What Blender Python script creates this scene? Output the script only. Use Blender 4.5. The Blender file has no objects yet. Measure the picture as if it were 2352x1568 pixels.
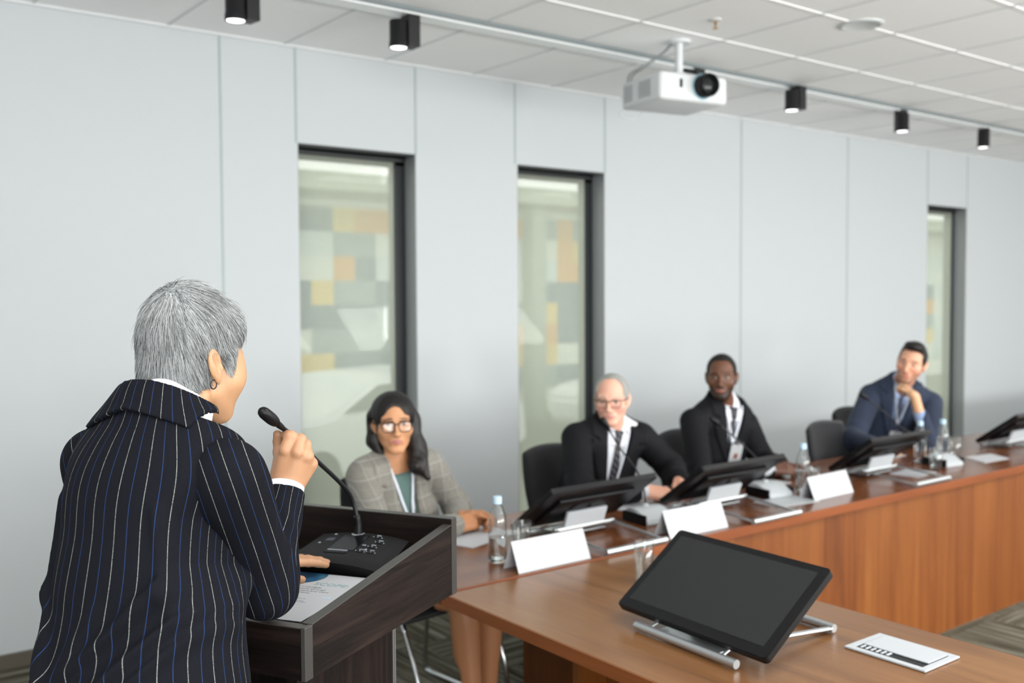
import bpy, bmesh, math, random
import numpy as np
from mathutils import Vector, Matrix

# ---------------------------------------------------------------- camera, world, light, exposure
scene = bpy.context.scene
col = scene.collection
CAM = (0.0, 0.0, 1.65)
YAW, PITCH, ROLL = math.radians(37.446), math.radians(-2.473), math.radians(-0.312)
cam_data = bpy.data.cameras.new('camera')
cam = bpy.data.objects.new('camera', cam_data)
col.objects.link(cam)
_f = Vector((math.sin(YAW) * math.cos(PITCH), math.cos(YAW) * math.cos(PITCH), math.sin(PITCH)))
_r = Vector((math.cos(YAW), -math.sin(YAW), 0))
_u = _r.cross(_f)
CR = _r * math.cos(ROLL) + _u * math.sin(ROLL)
CU = -_r * math.sin(ROLL) + _u * math.cos(ROLL)
CF = _f
m = Matrix((CR, CU, -CF)).transposed().to_4x4()
m.translation = CAM
cam.matrix_world = m
cam_data.sensor_width = 36.0
cam_data.lens = 36.0 * 2287.0 / 2352.0
cam_data.clip_start = 0.05
cam_data.clip_end = 200
cam_data.dof.use_dof = True
cam_data.dof.focus_distance = 1.80
cam_data.dof.aperture_fstop = 3.2
cam_data.dof.aperture_blades = 9
scene.camera = cam

scene.view_settings.view_transform = 'Standard'
scene.view_settings.look = 'None'
scene.view_settings.exposure = 0.56
scene.view_settings.gamma = 1.0
scene.view_settings.use_curve_mapping = False

world = bpy.data.worlds.new('overcast_sky')
scene.world = world
world.use_nodes = True
wn = world.node_tree
wn.nodes.clear()
_bg = wn.nodes.new('ShaderNodeBackground')
_bg.inputs[0].default_value = (0.97, 1.0, 0.985, 1)
_bg.inputs[1].default_value = 1.25
_wo = wn.nodes.new('ShaderNodeOutputWorld')
wn.links.new(_bg.outputs[0], _wo.inputs[0])


def area_light(name, loc, direction, sx, sy, power, color):
    ld = bpy.data.lights.new(name, 'AREA')
    ld.shape = 'RECTANGLE'
    ld.size = sx
    ld.size_y = sy
    ld.energy = power
    ld.color = color
    o = bpy.data.objects.new(name, ld)
    col.objects.link(o)
    o.location = loc
    o.rotation_euler = Vector(direction).to_track_quat('-Z', 'Y').to_euler()
    return o


# daylight through the big windows of the wall opposite (behind the photographer)
DAY = (1.0, 1.0, 0.975)
UPLIGHT = (0.995, 1.0, 0.985)
area_light('window_daylight_a', (0.2, -3.42, 1.40), (0, 1, 0.0), 3.2, 2.1, 30, DAY)
area_light('window_daylight_b', (4.6, -3.42, 1.40), (0, 1, 0.0), 3.6, 2.1, 30, DAY)
area_light('window_daylight_c', (9.0, -3.42, 1.40), (0, 1, 0.0), 3.6, 2.1, 26, DAY)
# uplights added at the same windows to brighten the ceiling
area_light('window_groundlight_a', (0.2, -3.40, 1.2), (0, 1, 1.3), 3.2, 1.0, 132, UPLIGHT)
area_light('window_groundlight_b', (4.6, -3.40, 1.2), (0, 1, 1.3), 3.6, 1.0, 162, UPLIGHT)
area_light('window_groundlight_c', (9.0, -3.40, 1.2), (0, 1, 1.3), 3.6, 1.0, 162, UPLIGHT)

# unseen fill lights added below the ceiling to lift the dark lower wall
for _i, _x in enumerate((-0.4, 2.6, 5.6, 8.6, 11.0)):
    area_light('ceiling_luminaire', (_x, 0.6, 2.972), (0, 0, -1), 1.2, 1.2, 30, (1.0, 1.0, 0.98))


# ---------------------------------------------------------------- where a measured sight line meets a plane
def ray(px, py):
    return CF + CR * ((px - 1176) / 2287.0) + CU * ((784 - py) / 2287.0)


def onz(px, py, z):
    d = ray(px, py)
    return np.array(Vector(CAM) + d * ((z - CAM[2]) / d.z))


def ony(px, py, y):
    d = ray(px, py)
    return np.array(Vector(CAM) + d * (y / d.y))


def dep(px, py, s):
    return np.array(Vector(CAM) + ray(px, py) * s)


# ---------------------------------------------------------------- objects
def thing(name, label, cat, loc=(0, 0, 0), rz=0.0, group=None):
    o = bpy.data.objects.new(name, None)
    o.empty_display_size = 0.1
    col.objects.link(o)
    o.location = loc
    o.rotation_euler = (0, 0, rz)
    o['label'] = label
    o['category'] = cat
    if group:
        o['group'] = group
    return o


def tag(o, label, cat, group=None):
    o['label'] = label
    o['category'] = cat
    if group:
        o['group'] = group
    return o


def link_mesh(name, me, mat, parent=None, smooth=True, loc=None):
    if smooth is not False:
        me.shade_smooth()
        if smooth is True:
            pass
    if mat is not None:
        me.materials.append(mat)
    o = bpy.data.objects.new(name, me)
    col.objects.link(o)
    if parent is not None:
        o.parent = parent
    if loc is not None:
        o.location = loc
    return o


def obj(name, bm, mat, parent=None, smooth=False, loc=None, angle=None):
    me = bpy.data.meshes.new(name)
    bmesh.ops.recalc_face_normals(bm, faces=bm.faces)
    bm.to_mesh(me)
    bm.free()
    o = link_mesh(name, me, mat, parent, smooth, loc)
    if angle:
        me.shade_smooth()
        me.set_sharp_from_angle(angle=math.radians(angle))
    return o


def struct(name, bm, mat, parent=None, **k):
    o = obj(name, bm, mat, parent, **k)
    if parent is None:
        o['kind'] = 'structure'
    return o


def copy_tree(o, parent=None):
    c = o.copy()
    col.objects.link(c)
    c.parent = parent
    for ch in [x for x in o.children]:
        copy_tree(ch, c)
    return c


def B():
    return bmesh.new()


def merge(bm, sub, M=None):
    if M is not None:
        bmesh.ops.transform(sub, matrix=M, verts=sub.verts)
    me = bpy.data.meshes.new('t')
    sub.to_mesh(me)
    sub.free()
    bm.from_mesh(me)
    bpy.data.meshes.remove(me)
    return bm


def box(bm, c, s, r=0.0, seg=2, M=None, rot=None):
    sub = bmesh.new()
    bmesh.ops.create_cube(sub, size=1.0)
    bmesh.ops.scale(sub, vec=s, verts=sub.verts)
    if r > 0:
        bmesh.ops.bevel(sub, geom=sub.edges[:], offset=r, segments=seg, affect='EDGES', profile=0.5)
    T = Matrix.Translation(c)
    if rot is not None:
        T = T @ rot.to_4x4()
    if M is not None:
        T = M @ T
    return merge(bm, sub, T)


def lathe(bm, prof, c=(0, 0, 0), n=32, M=None, close=False):
    sub = bmesh.new()
    rings = []
    for (r, z) in prof:
        if r < 1e-6:
            rings.append([sub.verts.new((0, 0, z))])
        else:
            rings.append([sub.verts.new((r * math.cos(2 * math.pi * i / n), r * math.sin(2 * math.pi * i / n), z)) for i in range(n)])
    for a, b in zip(rings, rings[1:]):
        for i in range(n):
            j = (i + 1) % n
            if len(a) == 1 and len(b) == 1:
                continue
            if len(a) == 1:
                sub.faces.new((a[0], b[i], b[j]))
            elif len(b) == 1:
                sub.faces.new((a[i], b[0], a[j]))
            else:
                sub.faces.new((a[i], b[i], b[j], a[j]))
    T = Matrix.Translation(c)
    if M is not None:
        T = T @ M
    return merge(bm, sub, T)


def catmull(pts, n=8):
    P = [np.array(p, float) for p in pts]
    P = [2 * P[0] - P[1]] + P + [2 * P[-1] - P[-2]]
    out = []
    for i in range(1, len(P) - 2):
        for k in range(n):
            t = k / n
            a, b, c, d = P[i - 1], P[i], P[i + 1], P[i + 2]
            out.append(0.5 * ((2 * b) + (c - a) * t + (2 * a - 5 * b + 4 * c - d) * t * t + (3 * b - a - 3 * c + d) * t ** 3))
    out.append(P[-2])
    return out


def tube(bm, pts, r, n=12, caps=True, flat=None):
    pts = [Vector(p) for p in pts]
    rr = r if hasattr(r, '__len__') else [r] * len(pts)
    T = []
    for i in range(len(pts)):
        a = pts[max(i - 1, 0)]
        b = pts[min(i + 1, len(pts) - 1)]
        T.append((b - a).normalized())
    ref = Vector((0, 0, 1)) if abs(T[0].z) < 0.9 else Vector((1, 0, 0))
    x = T[0].cross(ref).normalized()
    rings = []
    for i, p in enumerate(pts):
        x = (x - T[i] * x.dot(T[i])).normalized()
        y = T[i].cross(x)
        fy = 1.0 if flat is None else flat
        rings.append([bm.verts.new(p + (x * math.cos(2 * math.pi * k / n) + y * (fy * math.sin(2 * math.pi * k / n))) * rr[i]) for k in range(n)])
    for a, b in zip(rings, rings[1:]):
        for k in range(n):
            j = (k + 1) % n
            bm.faces.new((a[k], a[j], b[j], b[k]))
    if caps:
        bm.faces.new(rings[0][::-1])
        bm.faces.new(rings[-1])
    return bm


def prism(bm, poly, z0, z1, M=None):
    """poly of (x, y) points extruded along z from z0 to z1"""
    sub = bmesh.new()
    a = [sub.verts.new((p[0], p[1], z0)) for p in poly]
    b = [sub.verts.new((p[0], p[1], z1)) for p in poly]
    sub.faces.new(a[::-1])
    sub.faces.new(b)
    n = len(poly)
    for i in range(n):
        j = (i + 1) % n
        sub.faces.new((a[i], a[j], b[j], b[i]))
    return merge(bm, sub, M)


def rrect(w, h, r, n=5):
    out = []
    for (sx, sy, a0) in ((1, 1, 0), (-1, 1, 90), (-1, -1, 180), (1, -1, 270)):
        cx, cy = sx * (w / 2 - r), sy * (h / 2 - r)
        for k in range(n + 1):
            a = math.radians(a0 + 90 * k / n)
            out.append((cx + r * math.cos(a), cy + r * math.sin(a)))
    return out


# ---------------------------------------------------------------- materials
def lin(c):
    return tuple(((x / 255.0) / 12.92 if x / 255.0 <= 0.04045 else ((x / 255.0 + 0.055) / 1.055) ** 2.4) for x in c)


def L4(c):
    return lin(c) + (1.0,)


def mat(name, c, rough=0.5, metal=0.0, spec=0.5, trans=0.0, ior=1.45, emit=None, estr=0.0, coat=0.0, sheen=0.0, alpha=1.0):
    m = bpy.data.materials.new(name)
    m.use_nodes = True
    b = m.node_tree.nodes['Principled BSDF']
    b.inputs['Base Color'].default_value = L4(c)
    b.inputs['Roughness'].default_value = rough
    b.inputs['Metallic'].default_value = metal
    b.inputs['Specular IOR Level'].default_value = spec
    b.inputs['Transmission Weight'].default_value = trans
    b.inputs['IOR'].default_value = ior
    b.inputs['Coat Weight'].default_value = coat
    b.inputs['Sheen Weight'].default_value = sheen
    b.inputs['Alpha'].default_value = alpha
    if emit:
        b.inputs['Emission Color'].default_value = L4(emit)
        b.inputs['Emission Strength'].default_value = estr
    return m


class NT:
    """small node tree helper"""
    def __init__(s, m):
        s.m = m
        s.t = m.node_tree
        s.b = s.t.nodes['Principled BSDF']

    def n(s, kind, **k):
        x = s.t.nodes.new('ShaderNode' + kind)
        for a, v in k.items():
            setattr(x, a, v)
        return x

    def set(s, sock, v):
        if isinstance(v, bpy.types.NodeSocket):
            s.t.links.new(v, sock)
        else:
            sock.default_value = v

    def math(s, op, a, b=0.0, c=0.0):
        x = s.n('Math', operation=op)
        s.set(x.inputs[0], a)
        s.set(x.inputs[1], b)
        if op in ('MULTIPLY_ADD', 'SMOOTH_MIN', 'PINGPONG', 'COMPARE'):
            s.set(x.inputs[2], c) if len(x.inputs) > 2 else None
        return x.outputs[0]

    def coord(s, kind='Object', scale=(1, 1, 1), rot=(0, 0, 0), loc=(0, 0, 0)):
        tc = s.n('TexCoord')
        mp = s.n('Mapping')
        s.t.links.new(tc.outputs[kind], mp.inputs[0])
        mp.inputs['Scale'].default_value = scale
        mp.inputs['Rotation'].default_value = rot
        mp.inputs['Location'].default_value = loc
        return mp.outputs[0]

    def noise(s, vec, scale=5, detail=3, rough=0.5, dist=0.0):
        x = s.n('TexNoise')
        s.set(x.inputs['Vector'], vec)
        x.inputs['Scale'].default_value = scale
        x.inputs['Detail'].default_value = detail
        x.inputs['Roughness'].default_value = rough
        x.inputs['Distortion'].default_value = dist
        return x.outputs[0]

    def ramp(s, fac, stops):
        x = s.n('ValToRGB')
        s.set(x.inputs[0], fac)
        el = x.color_ramp.elements
        while len(el) < len(stops):
            el.new(0.5)
        for e, (p, c) in zip(el, stops):
            e.position = p
            e.color = L4(c)
        return x.outputs[0]

    def mix(s, fac, a, b, mode='MIX'):
        x = s.n('Mix', data_type='RGBA', blend_type=mode)
        s.set(x.inputs[0], fac)
        s.set(x.inputs[6], a)
        s.set(x.inputs[7], b)
        return x.outputs[2]

    def bump(s, h, strength=0.3, dist=0.01):
        x = s.n('Bump')
        x.inputs['Strength'].default_value = strength
        x.inputs['Distance'].default_value = dist
        s.set(x.inputs['Height'], h)
        s.t.links.new(x.outputs[0], s.b.inputs['Normal'])

    def base(s, c):
        s.set(s.b.inputs['Base Color'], c)


def wood(name, stops, grain='x', rough=0.3, fine=1.0, bump=0.05, coat=0.0, strips=0.0, spec=0.5):
    m = mat(name, (150, 90, 50), rough, coat=coat, spec=spec)
    t = NT(m)
    sc = {'x': (0.7, 9, 9), 'y': (9, 0.7, 9), 'z': (9, 9, 0.7)}[grain]
    sc = tuple(v * fine for v in sc)
    v = t.coord('Object', sc)
    a = t.noise(v, 1.2, 4, 0.55, 0.6)
    v2 = t.coord('Object', tuple(q * 5 if q > 1 * fine else q * 1.6 for q in sc))
    b = t.noise(v2, 2.0, 5, 0.7, 0.2)
    f = t.math('ADD', t.math('MULTIPLY', a, 0.7), t.math('MULTIPLY', b, 0.32))
    if strips > 0:
        # veneer leaves of differing tone, side by side
        tc = t.n('TexCoord')
        sx = t.n('SeparateXYZ')
        t.t.links.new(tc.outputs['Object'], sx.inputs[0])
        q = t.math('FLOOR', t.math('MULTIPLY', sx.outputs[0], 1 / strips))
        wn_ = t.n('TexWhiteNoise', noise_dimensions='1D')
        t.set(wn_.inputs['W'], q)
        f = t.math('ADD', f, t.math('MULTIPLY', t.math('SUBTRACT', wn_.outputs[0], 0.5), 0.12))
    t.base(t.ramp(f, stops))
    if bump:
        t.bump(b, bump, 0.002)
    return m


M = {}
M['wall'] = mat('white_wall_laminate', (193, 198, 200), 0.5, spec=0.2)
M['seam'] = mat('grey_joint_profile', (160, 172, 174), 0.4)
M['ceil'] = mat('white_ceiling_board', (250, 250, 250), 0.85)
_t = NT(M['ceil'])
_n = _t.noise(_t.coord('Object', (1, 1, 1)), 60, 2, 0.6)
_t.bump(_n, 0.08, 0.002)
M['tee'] = mat('ceiling_grid_grey', (214, 217, 218), 0.6)
M['track_white'] = mat('track_white', (240, 242, 243), 0.35)
M['track_dark'] = mat('track_slot_grey', (120, 128, 130), 0.5)
M['black'] = mat('matt_black_metal', (20, 20, 23), 0.45)
M['blackpl'] = mat('black_plastic', (15, 15, 17), 0.4, spec=0.3)
M['blackfab'] = mat('black_chair_fabric', (24, 25, 29), 0.85, sheen=0.15)
_t = NT(M['blackfab'])
_t.bump(_t.noise(_t.coord('Object'), 500, 2, 0.5), 0.3, 0.001)
M['chrome'] = mat('chrome', (200, 202, 205), 0.12, metal=1.0)
M['silver'] = mat('brushed_silver', (196, 200, 202), 0.33, metal=0.85)
M['silverpl'] = mat('silver_plastic', (176, 180, 184), 0.35)
M['frame'] = mat('anthracite_window_frame', (38, 41, 43), 0.4)
M['reveal'] = mat('grey_reveal_sheet', (150, 154, 155), 0.3)
M['white'] = mat('white_plastic', (214, 217, 219), 0.4)
M['paper'] = mat('white_paper', (184, 186, 190), 0.7)
M['screen'] = mat('dark_glass_screen', (36, 39, 39), 0.18, spec=0.4)
M['glass'] = mat('clear_glass', (250, 252, 252), 0.0, trans=1.0, ior=1.45)
M['water'] = mat('water', (252, 254, 255), 0.0, trans=1.0, ior=1.33)
M['pane'] = mat('window_pane', (240, 248, 245), 0.0, trans=1.0, ior=1.01, spec=0.5)
M['bulb'] = mat('lit_lamp', (255, 255, 255), 0.3, emit=(255, 255, 255), estr=2.0)
M['table'] = wood('table_veneer', [(0.30, (84, 52, 28)), (0.48, (114, 76, 42)), (0.62, (130, 90, 52)), (0.8, (146, 104, 64))], 'y', 0.28, 1.0, 0.03)
M['tablex'] = wood('table_veneer_long', [(0.30, (72, 40, 22)), (0.48, (104, 61, 35)), (0.62, (122, 75, 45)), (0.8, (138, 90, 56))], 'x', 0.22, 1.0, 0.03)
M['panel'] = wood('front_panel_veneer', [(0.28, (90, 45, 14)), (0.45, (116, 62, 22)), (0.62, (130, 75, 30)), (0.8, (144, 88, 40))], 'z', 0.4, 0.9, 0.03, strips=0.17)
M['edge'] = wood('table_edge_veneer', [(0.3, (112, 56, 26)), (0.7, (142, 78, 40))], 'x', 0.35, 1.0, 0.0)
M['edgey'] = wood('table_edge_veneer_short', [(0.3, (100, 54, 24)), (0.7, (140, 80, 42))], 'y', 0.35, 1.0, 0.0)
WG = [(0.34, (10, 7, 6)), (0.48, (21, 15, 13)), (0.58, (32, 23, 20)), (0.72, (46, 35, 30))]
M['wenge_x'] = wood('dark_wenge_across', WG, 'x', 0.5, 3.0, 0.3, spec=0.22)
M['wenge_y'] = wood('dark_wenge_along', WG, 'y', 0.5, 3.0, 0.3, spec=0.22)
M['wenge_z'] = wood('dark_wenge_upright', [(p, (int(c[0] * 1.05), c[1], c[2])) for p, c in WG], 'z', 0.5, 3.0, 0.3, spec=0.22)
M['edgeband'] = mat('dark_edge_band', (58, 56, 54), 0.38)
M['skirting'] = mat('brown_grey_skirting', (92, 86, 76), 0.5)


# carpet tiles laid quarter-turned
def carpet():
    m = mat('striped_carpet_tiles', (96, 96, 86), 0.95, spec=0.1)
    t = NT(m)
    tc = t.n('TexCoord')
    sp = t.n('SeparateXYZ')
    t.t.links.new(tc.outputs['Object'], sp.inputs[0])
    X, Y = sp.outputs[0], sp.outputs[1]
    fx = t.math('FLOOR', t.math('MULTIPLY', X, 2.0))
    fy = t.math('FLOOR', t.math('MULTIPLY', Y, 2.0))
    par = t.math('MODULO', t.math('ABSOLUTE', t.math('ADD', fx, fy)), 2.0)
    v1 = t.coord('Object', (1.6, 52, 1))
    v2 = t.coord('Object', (52, 1.6, 1))
    a = t.noise(v1, 1.0, 2, 0.6)
    b = t.noise(v2, 1.0, 2, 0.6)
    st = [(0.36, (58, 56, 46)), (0.47, (88, 84, 72)), (0.54, (104, 100, 88)), (0.64, (134, 132, 120))]
    c = t.mix(par, t.ramp(a, st), t.ramp(b, st))
    t.base(c)
    t.bump(t.noise(t.coord('Object'), 300, 2, 0.5), 0.5, 0.004)
    return m


M['carpet'] = carpet()


def screen_fabric():
    m = bpy.data.materials.new('sheer_roller_fabric')
    m.use_nodes = True
    t = m.node_tree
    t.nodes.clear()
    o = t.nodes.new('ShaderNodeOutputMaterial')
    mx = t.nodes.new('ShaderNodeMixShader')
    mx.inputs[0].default_value = 0.38
    tr = t.nodes.new('ShaderNodeBsdfTransparent')
    tr.inputs[0].default_value = (1.0, 1.0, 0.98, 1)
    m2 = t.nodes.new('ShaderNodeMixShader')
    m2.inputs[0].default_value = 0.55
    d = t.nodes.new('ShaderNodeBsdfDiffuse')
    d.inputs[0].default_value = L4((214, 220, 208))
    tl = t.nodes.new('ShaderNodeBsdfTranslucent')
    tl.inputs[0].default_value = L4((218, 222, 208))
    t.links.new(d.outputs[0], m2.inputs[1])
    t.links.new(tl.outputs[0], m2.inputs[2])
    t.links.new(tr.outputs[0], mx.inputs[1])
    t.links.new(m2.outputs[0], mx.inputs[2])
    t.links.new(mx.outputs[0], o.inputs[0])
    return m


M['blind'] = screen_fabric()


def thinglass(name, tint, fac=0.035):
    """one thin pane: mostly see-through, with a mirror-like share"""
    m = bpy.data.materials.new(name)
    m.use_nodes = True
    t = m.node_tree
    t.nodes.clear()
    o = t.nodes.new('ShaderNodeOutputMaterial')
    mx = t.nodes.new('ShaderNodeMixShader')
    lw = t.nodes.new('ShaderNodeLayerWeight')
    pw = t.nodes.new('ShaderNodeMath')
    pw.operation = 'POWER'
    pw.inputs[1].default_value = 4.0
    t.links.new(lw.outputs['Facing'], pw.inputs[0])
    fr = t.nodes.new('ShaderNodeMath')
    fr.operation = 'MULTIPLY_ADD'
    fr.inputs[1].default_value = 0.6
    fr.inputs[2].default_value = fac
    t.links.new(pw.outputs[0], fr.inputs[0])
    tr = t.nodes.new('ShaderNodeBsdfTransparent')
    tr.inputs[0].default_value = tint
    gl = t.nodes.new('ShaderNodeBsdfGlossy')
    gl.inputs['Roughness'].default_value = 0.02
    t.links.new(fr.outputs[0], mx.inputs[0])
    t.links.new(tr.outputs[0], mx.inputs[1])
    t.links.new(gl.outputs[0], mx.inputs[2])
    t.links.new(mx.outputs[0], o.inputs[0])
    return m


M['pane'] = thinglass('window_glass', (0.965, 0.98, 0.965, 1))
M['thinglass'] = thinglass('drinking_glass', (0.93, 0.95, 0.95, 1), 0.07)
M['lens'] = thinglass('spectacle_lens', (0.97, 0.97, 0.97, 1))

# ================================================================ the room
YW = 4.88          # face of the window wall
HC = 2.98          # ceiling height
X0, X1, YN = -1.3, 12.6, -3.5
SEAMS = [1.906, 2.314, 3.052, 3.769, 4.518, 5.895, 7.24, 8.462, 9.155, 10.4]
WINS = [(2.321, 3.052), (3.785, 4.516), (8.466, 9.150)]
WT, WB, TH = 2.475, 0.12, 0.22


def wall_with_windows():
    bm = B()
    xs = [X0 - 0.2]
    for a, b in WINS:
        xs += [a, b]
    xs.append(X1 + 0.2)
    for i in range(0, len(xs), 2):
        a, b = xs[i], xs[i + 1]
        box(bm, ((a + b) / 2, YW + TH / 2, HC / 2), (b - a, TH, HC))
    for a, b in WINS:
        box(bm, ((a + b) / 2, YW + TH / 2, (HC + WT) / 2), (b - a, TH, HC - WT))
        box(bm, ((a + b) / 2, YW + TH / 2, WB / 2), (b - a, TH, WB))
    return bm


struct('wall_back', wall_with_windows(), M['wall'])
bm = B()
box(bm, ((X0 + X1) / 2, (YN + YW) / 2, -0.05), (X1 - X0 + 0.4, YW - YN + 0.4, 0.1))
struct('floor', bm, M['carpet'])
bm = B()
box(bm, ((X0 + X1) / 2, (YN + YW) / 2, HC + 0.05), (X1 - X0 + 0.4, YW - YN + 0.4, 0.1))
struct('ceiling', bm, M['ceil'])
bm = B()
box(bm, (X0 - 0.1, (YN + YW) / 2, HC / 2), (0.2, YW - YN, HC))
struct('wall_left', bm, M['wall'])
bm = B()
box(bm, (X1 + 0.1, (YN + YW) / 2, HC / 2), (0.2, YW - YN, HC))
struct('wall_right', bm, M['wall'])
# wall behind the photographer with three wide window openings
bm = B()
box(bm, ((X0 + X1) / 2, YN - 0.1, 0.15), (X1 - X0 + 0.4, 0.2, 0.3))
box(bm, ((X0 + X1) / 2, YN - 0.1, (2.72 + HC) / 2), (X1 - X0 + 0.4, 0.2, HC - 2.72))
for a, b in ((X0 - 0.2, -1.2), (1.9, 2.7), (6.5, 7.1), (10.9, X1 + 0.2)):
    box(bm, ((a + b) / 2, YN - 0.1, 1.51), (b - a, 0.2, 2.42))
struct('wall_front', bm, M['wall'])

# joints between the wall panels
bm = B()
k = 1
for i, x in enumerate(SEAMS):
    zt = HC
    segs = [(0.06, HC)]
    for a, b in WINS:
        if abs(x - a) < 0.03 or abs(x - b) < 0.03:
            segs = [(WT, HC)]
    for z0, z1 in segs:
        bm = B()
        xx = x
        box(bm, (xx, YW - 0.0008, (z0 + z1) / 2), (0.011, 0.004, z1 - z0))
        struct('trim_%d' % k, bm, M['seam'])
        k += 1
bm = B()
box(bm, ((X0 + X1) / 2, YW - 0.006, HC - 0.006), (X1 - X0, 0.012, 0.012))
struct('trim_%d' % k, bm, M['tee'])
k += 1
bm = B()
box(bm, ((X0 + X1) / 2, YW - 0.007, 0.035), (X1 - X0, 0.014, 0.07), 0.003)
struct('baseboard_back', bm, M['skirting'])
# ceiling grid of 0.6 m bays
bm = B()
x = 1.65 - 0.6 * 5
while x < X1:
    box(bm, (x, (YN + YW) / 2, HC - 0.002), (0.010, YW - YN, 0.004))
    x += 0.6
struct('trim_%d' % k, bm, M['tee'])
k += 1
bm = B()
y = 4.08 - 0.6 * 12
while y < 4.0:
    if True:
        box(bm, ((X0 + X1) / 2, y, HC - 0.002), (X1 - X0, 0.022, 0.004))
    y += 0.6
struct('trim_%d' % k, bm, M['ceil'])
k += 1

# windows: anthracite frame, grey reveal, glass; a sheer roller screen in each
for i, (a, b) in enumerate(WINS):
    w = thing('window_%d' % (i + 1), 'x', 'window')
    del w['label']
    del w['category']
    w['kind'] = 'structure'
    f = B()
    for x0, x1_, z0, z1 in ((a, a + 0.05, WB, WT), (b - 0.07, b, WB, WT), (a, b, WT - 0.06, WT), (a, b, WB, WB + 0.07)):
        box(f, ((x0 + x1_) / 2, 5.035, (z0 + z1) / 2), (x1_ - x0, 0.07, z1 - z0), 0.003)
    obj('window_frame', f, M['frame'], w)
    g = B()
    box(g, ((a + b) / 2, 5.045, (WB + WT) / 2), (b - a - 0.12, 0.006, WT - WB - 0.12))
    obj('pane', g, M['pane'], w)
    g = B()
    box(g, (b - 0.002, YW + 0.057, (WB + WT) / 2), (0.004, 0.112, WT - WB))
    box(g, (a + 0.002, YW + 0.057, (WB + WT) / 2), (0.004, 0.112, WT - WB))
    obj('reveal', g, M['reveal'], w)
    g = B()
    box(g, ((a + b) / 2, YW + 0.055, WT - 0.006), (b - a, 0.108, 0.012))
    obj('head_trim', g, M['frame'], w)
    g = B()
    box(g, ((a + b) / 2, YW + 0.06, WB + 0.008), (b - a - 0.01, 0.12, 0.016))
    obj('window_sill', g, M['reveal'], w)
    lab = ['sheer roller blind in the tall window behind the woman in the grey checked blazer',
           'sheer roller blind in the tall window behind the chair of the white-haired man',
           'sheer roller blind in the narrow window beside the man in the blue suit'][i]
    bl = thing('roller_blind', lab, 'blind', ((a + b) / 2, YW + 0.10, WT - 0.03), 0, 'roller blinds in the windows')
    g = B()
    box(g, (-0.036, 0, -(WT - WB - 0.12) / 2), (b - a - 0.112, 0.0012, WT - WB - 0.12))
    obj('blind_fabric', g, M['blind'], bl)
    g = B()
    lathe(g, [(0, -(b - a) / 2 + 0.02), (0.014, -(b - a) / 2 + 0.02), (0.014, (b - a) / 2 - 0.03), (0, (b - a) / 2 - 0.03)], (0, 0, 0.002), 16, Matrix.Rotation(math.pi / 2, 4, 'Y'))
    obj('roller_tube', g, M['frame'], bl)
    g = B()
    box(g, (-0.036, 0, -(WT - WB - 0.115)), (b - a - 0.112, 0.008, 0.018), 0.003)
    obj('bottom_bar', g, M['silverpl'], bl)

# ---------------------------------------------------------------- outside the windows
M['asphalt'] = mat('wet_asphalt', (104, 107, 96), 0.6)
bm = B()
box(bm, (22, 25, -0.9), (90, 39, 0.2))
o = struct('trim_%d' % k, bm, M['asphalt'])
o.name = 'yard_ground'
k += 1
rng = random.Random(5)
facm = [mat('facade_orange', (240, 158, 30), 0.6), mat('facade_slate_blue', (66, 92, 128), 0.5), mat('facade_grey_blue', (130, 150, 165), 0.5),
        mat('facade_pale_yellow', (246, 204, 96), 0.6), mat('facade_white', (236, 236, 232), 0.6), mat('facade_window', (210, 222, 228), 0.15)]
bd = thing('office_building', 'building across the yard with orange, yellow and slate blue cladding squares', 'building', (14, 16.6, -0.8))
bm = B()
box(bm, (2, 2.6, 2.15), (34, 5, 4.3))
obj('wall', bm, facm[4], bd)
cells = {}
c = 0.45
for ix in range(54):
    for iz in range(7):
        pass
cols_ = [[] for _ in range(6)]
for ix in range(74):
    for iz in range(8):
        r = rng.random()
        if (iz in (5, 6) and (ix // 3) % 2 == 0) or (ix // 2) % 7 == 6:
            mi = 5 if rng.random() < 0.7 else 4
        else:
            mi = 0 if r < 0.24 else 3 if r < 0.38 else 1 if r < 0.62 else 2 if r < 0.82 else 4
            if (ix % 2) and cells.get((ix - 1, iz)) is not None and rng.random() < 0.6:
                mi = cells[(ix - 1, iz)]
        cells[(ix, iz)] = mi
bm = B()
vg = {}
for ix in range(75):
    for iz in range(9):
        vg[(ix, iz)] = bm.verts.new((-15.3 + ix * c, 0.05, 0.55 + iz * c))
for (ix, iz), q in cells.items():
    fc = bm.faces.new((vg[(ix, iz)], vg[(ix + 1, iz)], vg[(ix + 1, iz + 1)], vg[(ix, iz + 1)]))
    fc.material_index = q
me = bpy.data.meshes.new('cladding')
bm.to_mesh(me)
bm.free()
for m_ in facm:
    me.materials.append(m_)
o = bpy.data.objects.new('cladding', me)
col.objects.link(o)
o.parent = bd
bm = B()
box(bm, (2, -0.6, 4.45), (34.6, 1.6, 0.3))
obj('roof_overhang', bm, mat('overhang_grey', (168, 174, 160), 0.6), bd)
bm = B()
for x in (-7.6, -1.4, 4.8, 11.0):
    box(bm, (x, -0.9, 2.15), (0.35, 0.35, 4.3))
    obj('column', bm, mat('column_grey', (150, 156, 148), 0.6), bd)
    bm = B()
bm.free()
M['car'] = mat('white_car_paint', (235, 238, 240), 0.25, coat=0.4)
M['carglass'] = mat('car_window', (60, 70, 74), 0.1)
M['tyre'] = mat('rubber_tyre', (28, 28, 29), 0.8)


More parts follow.
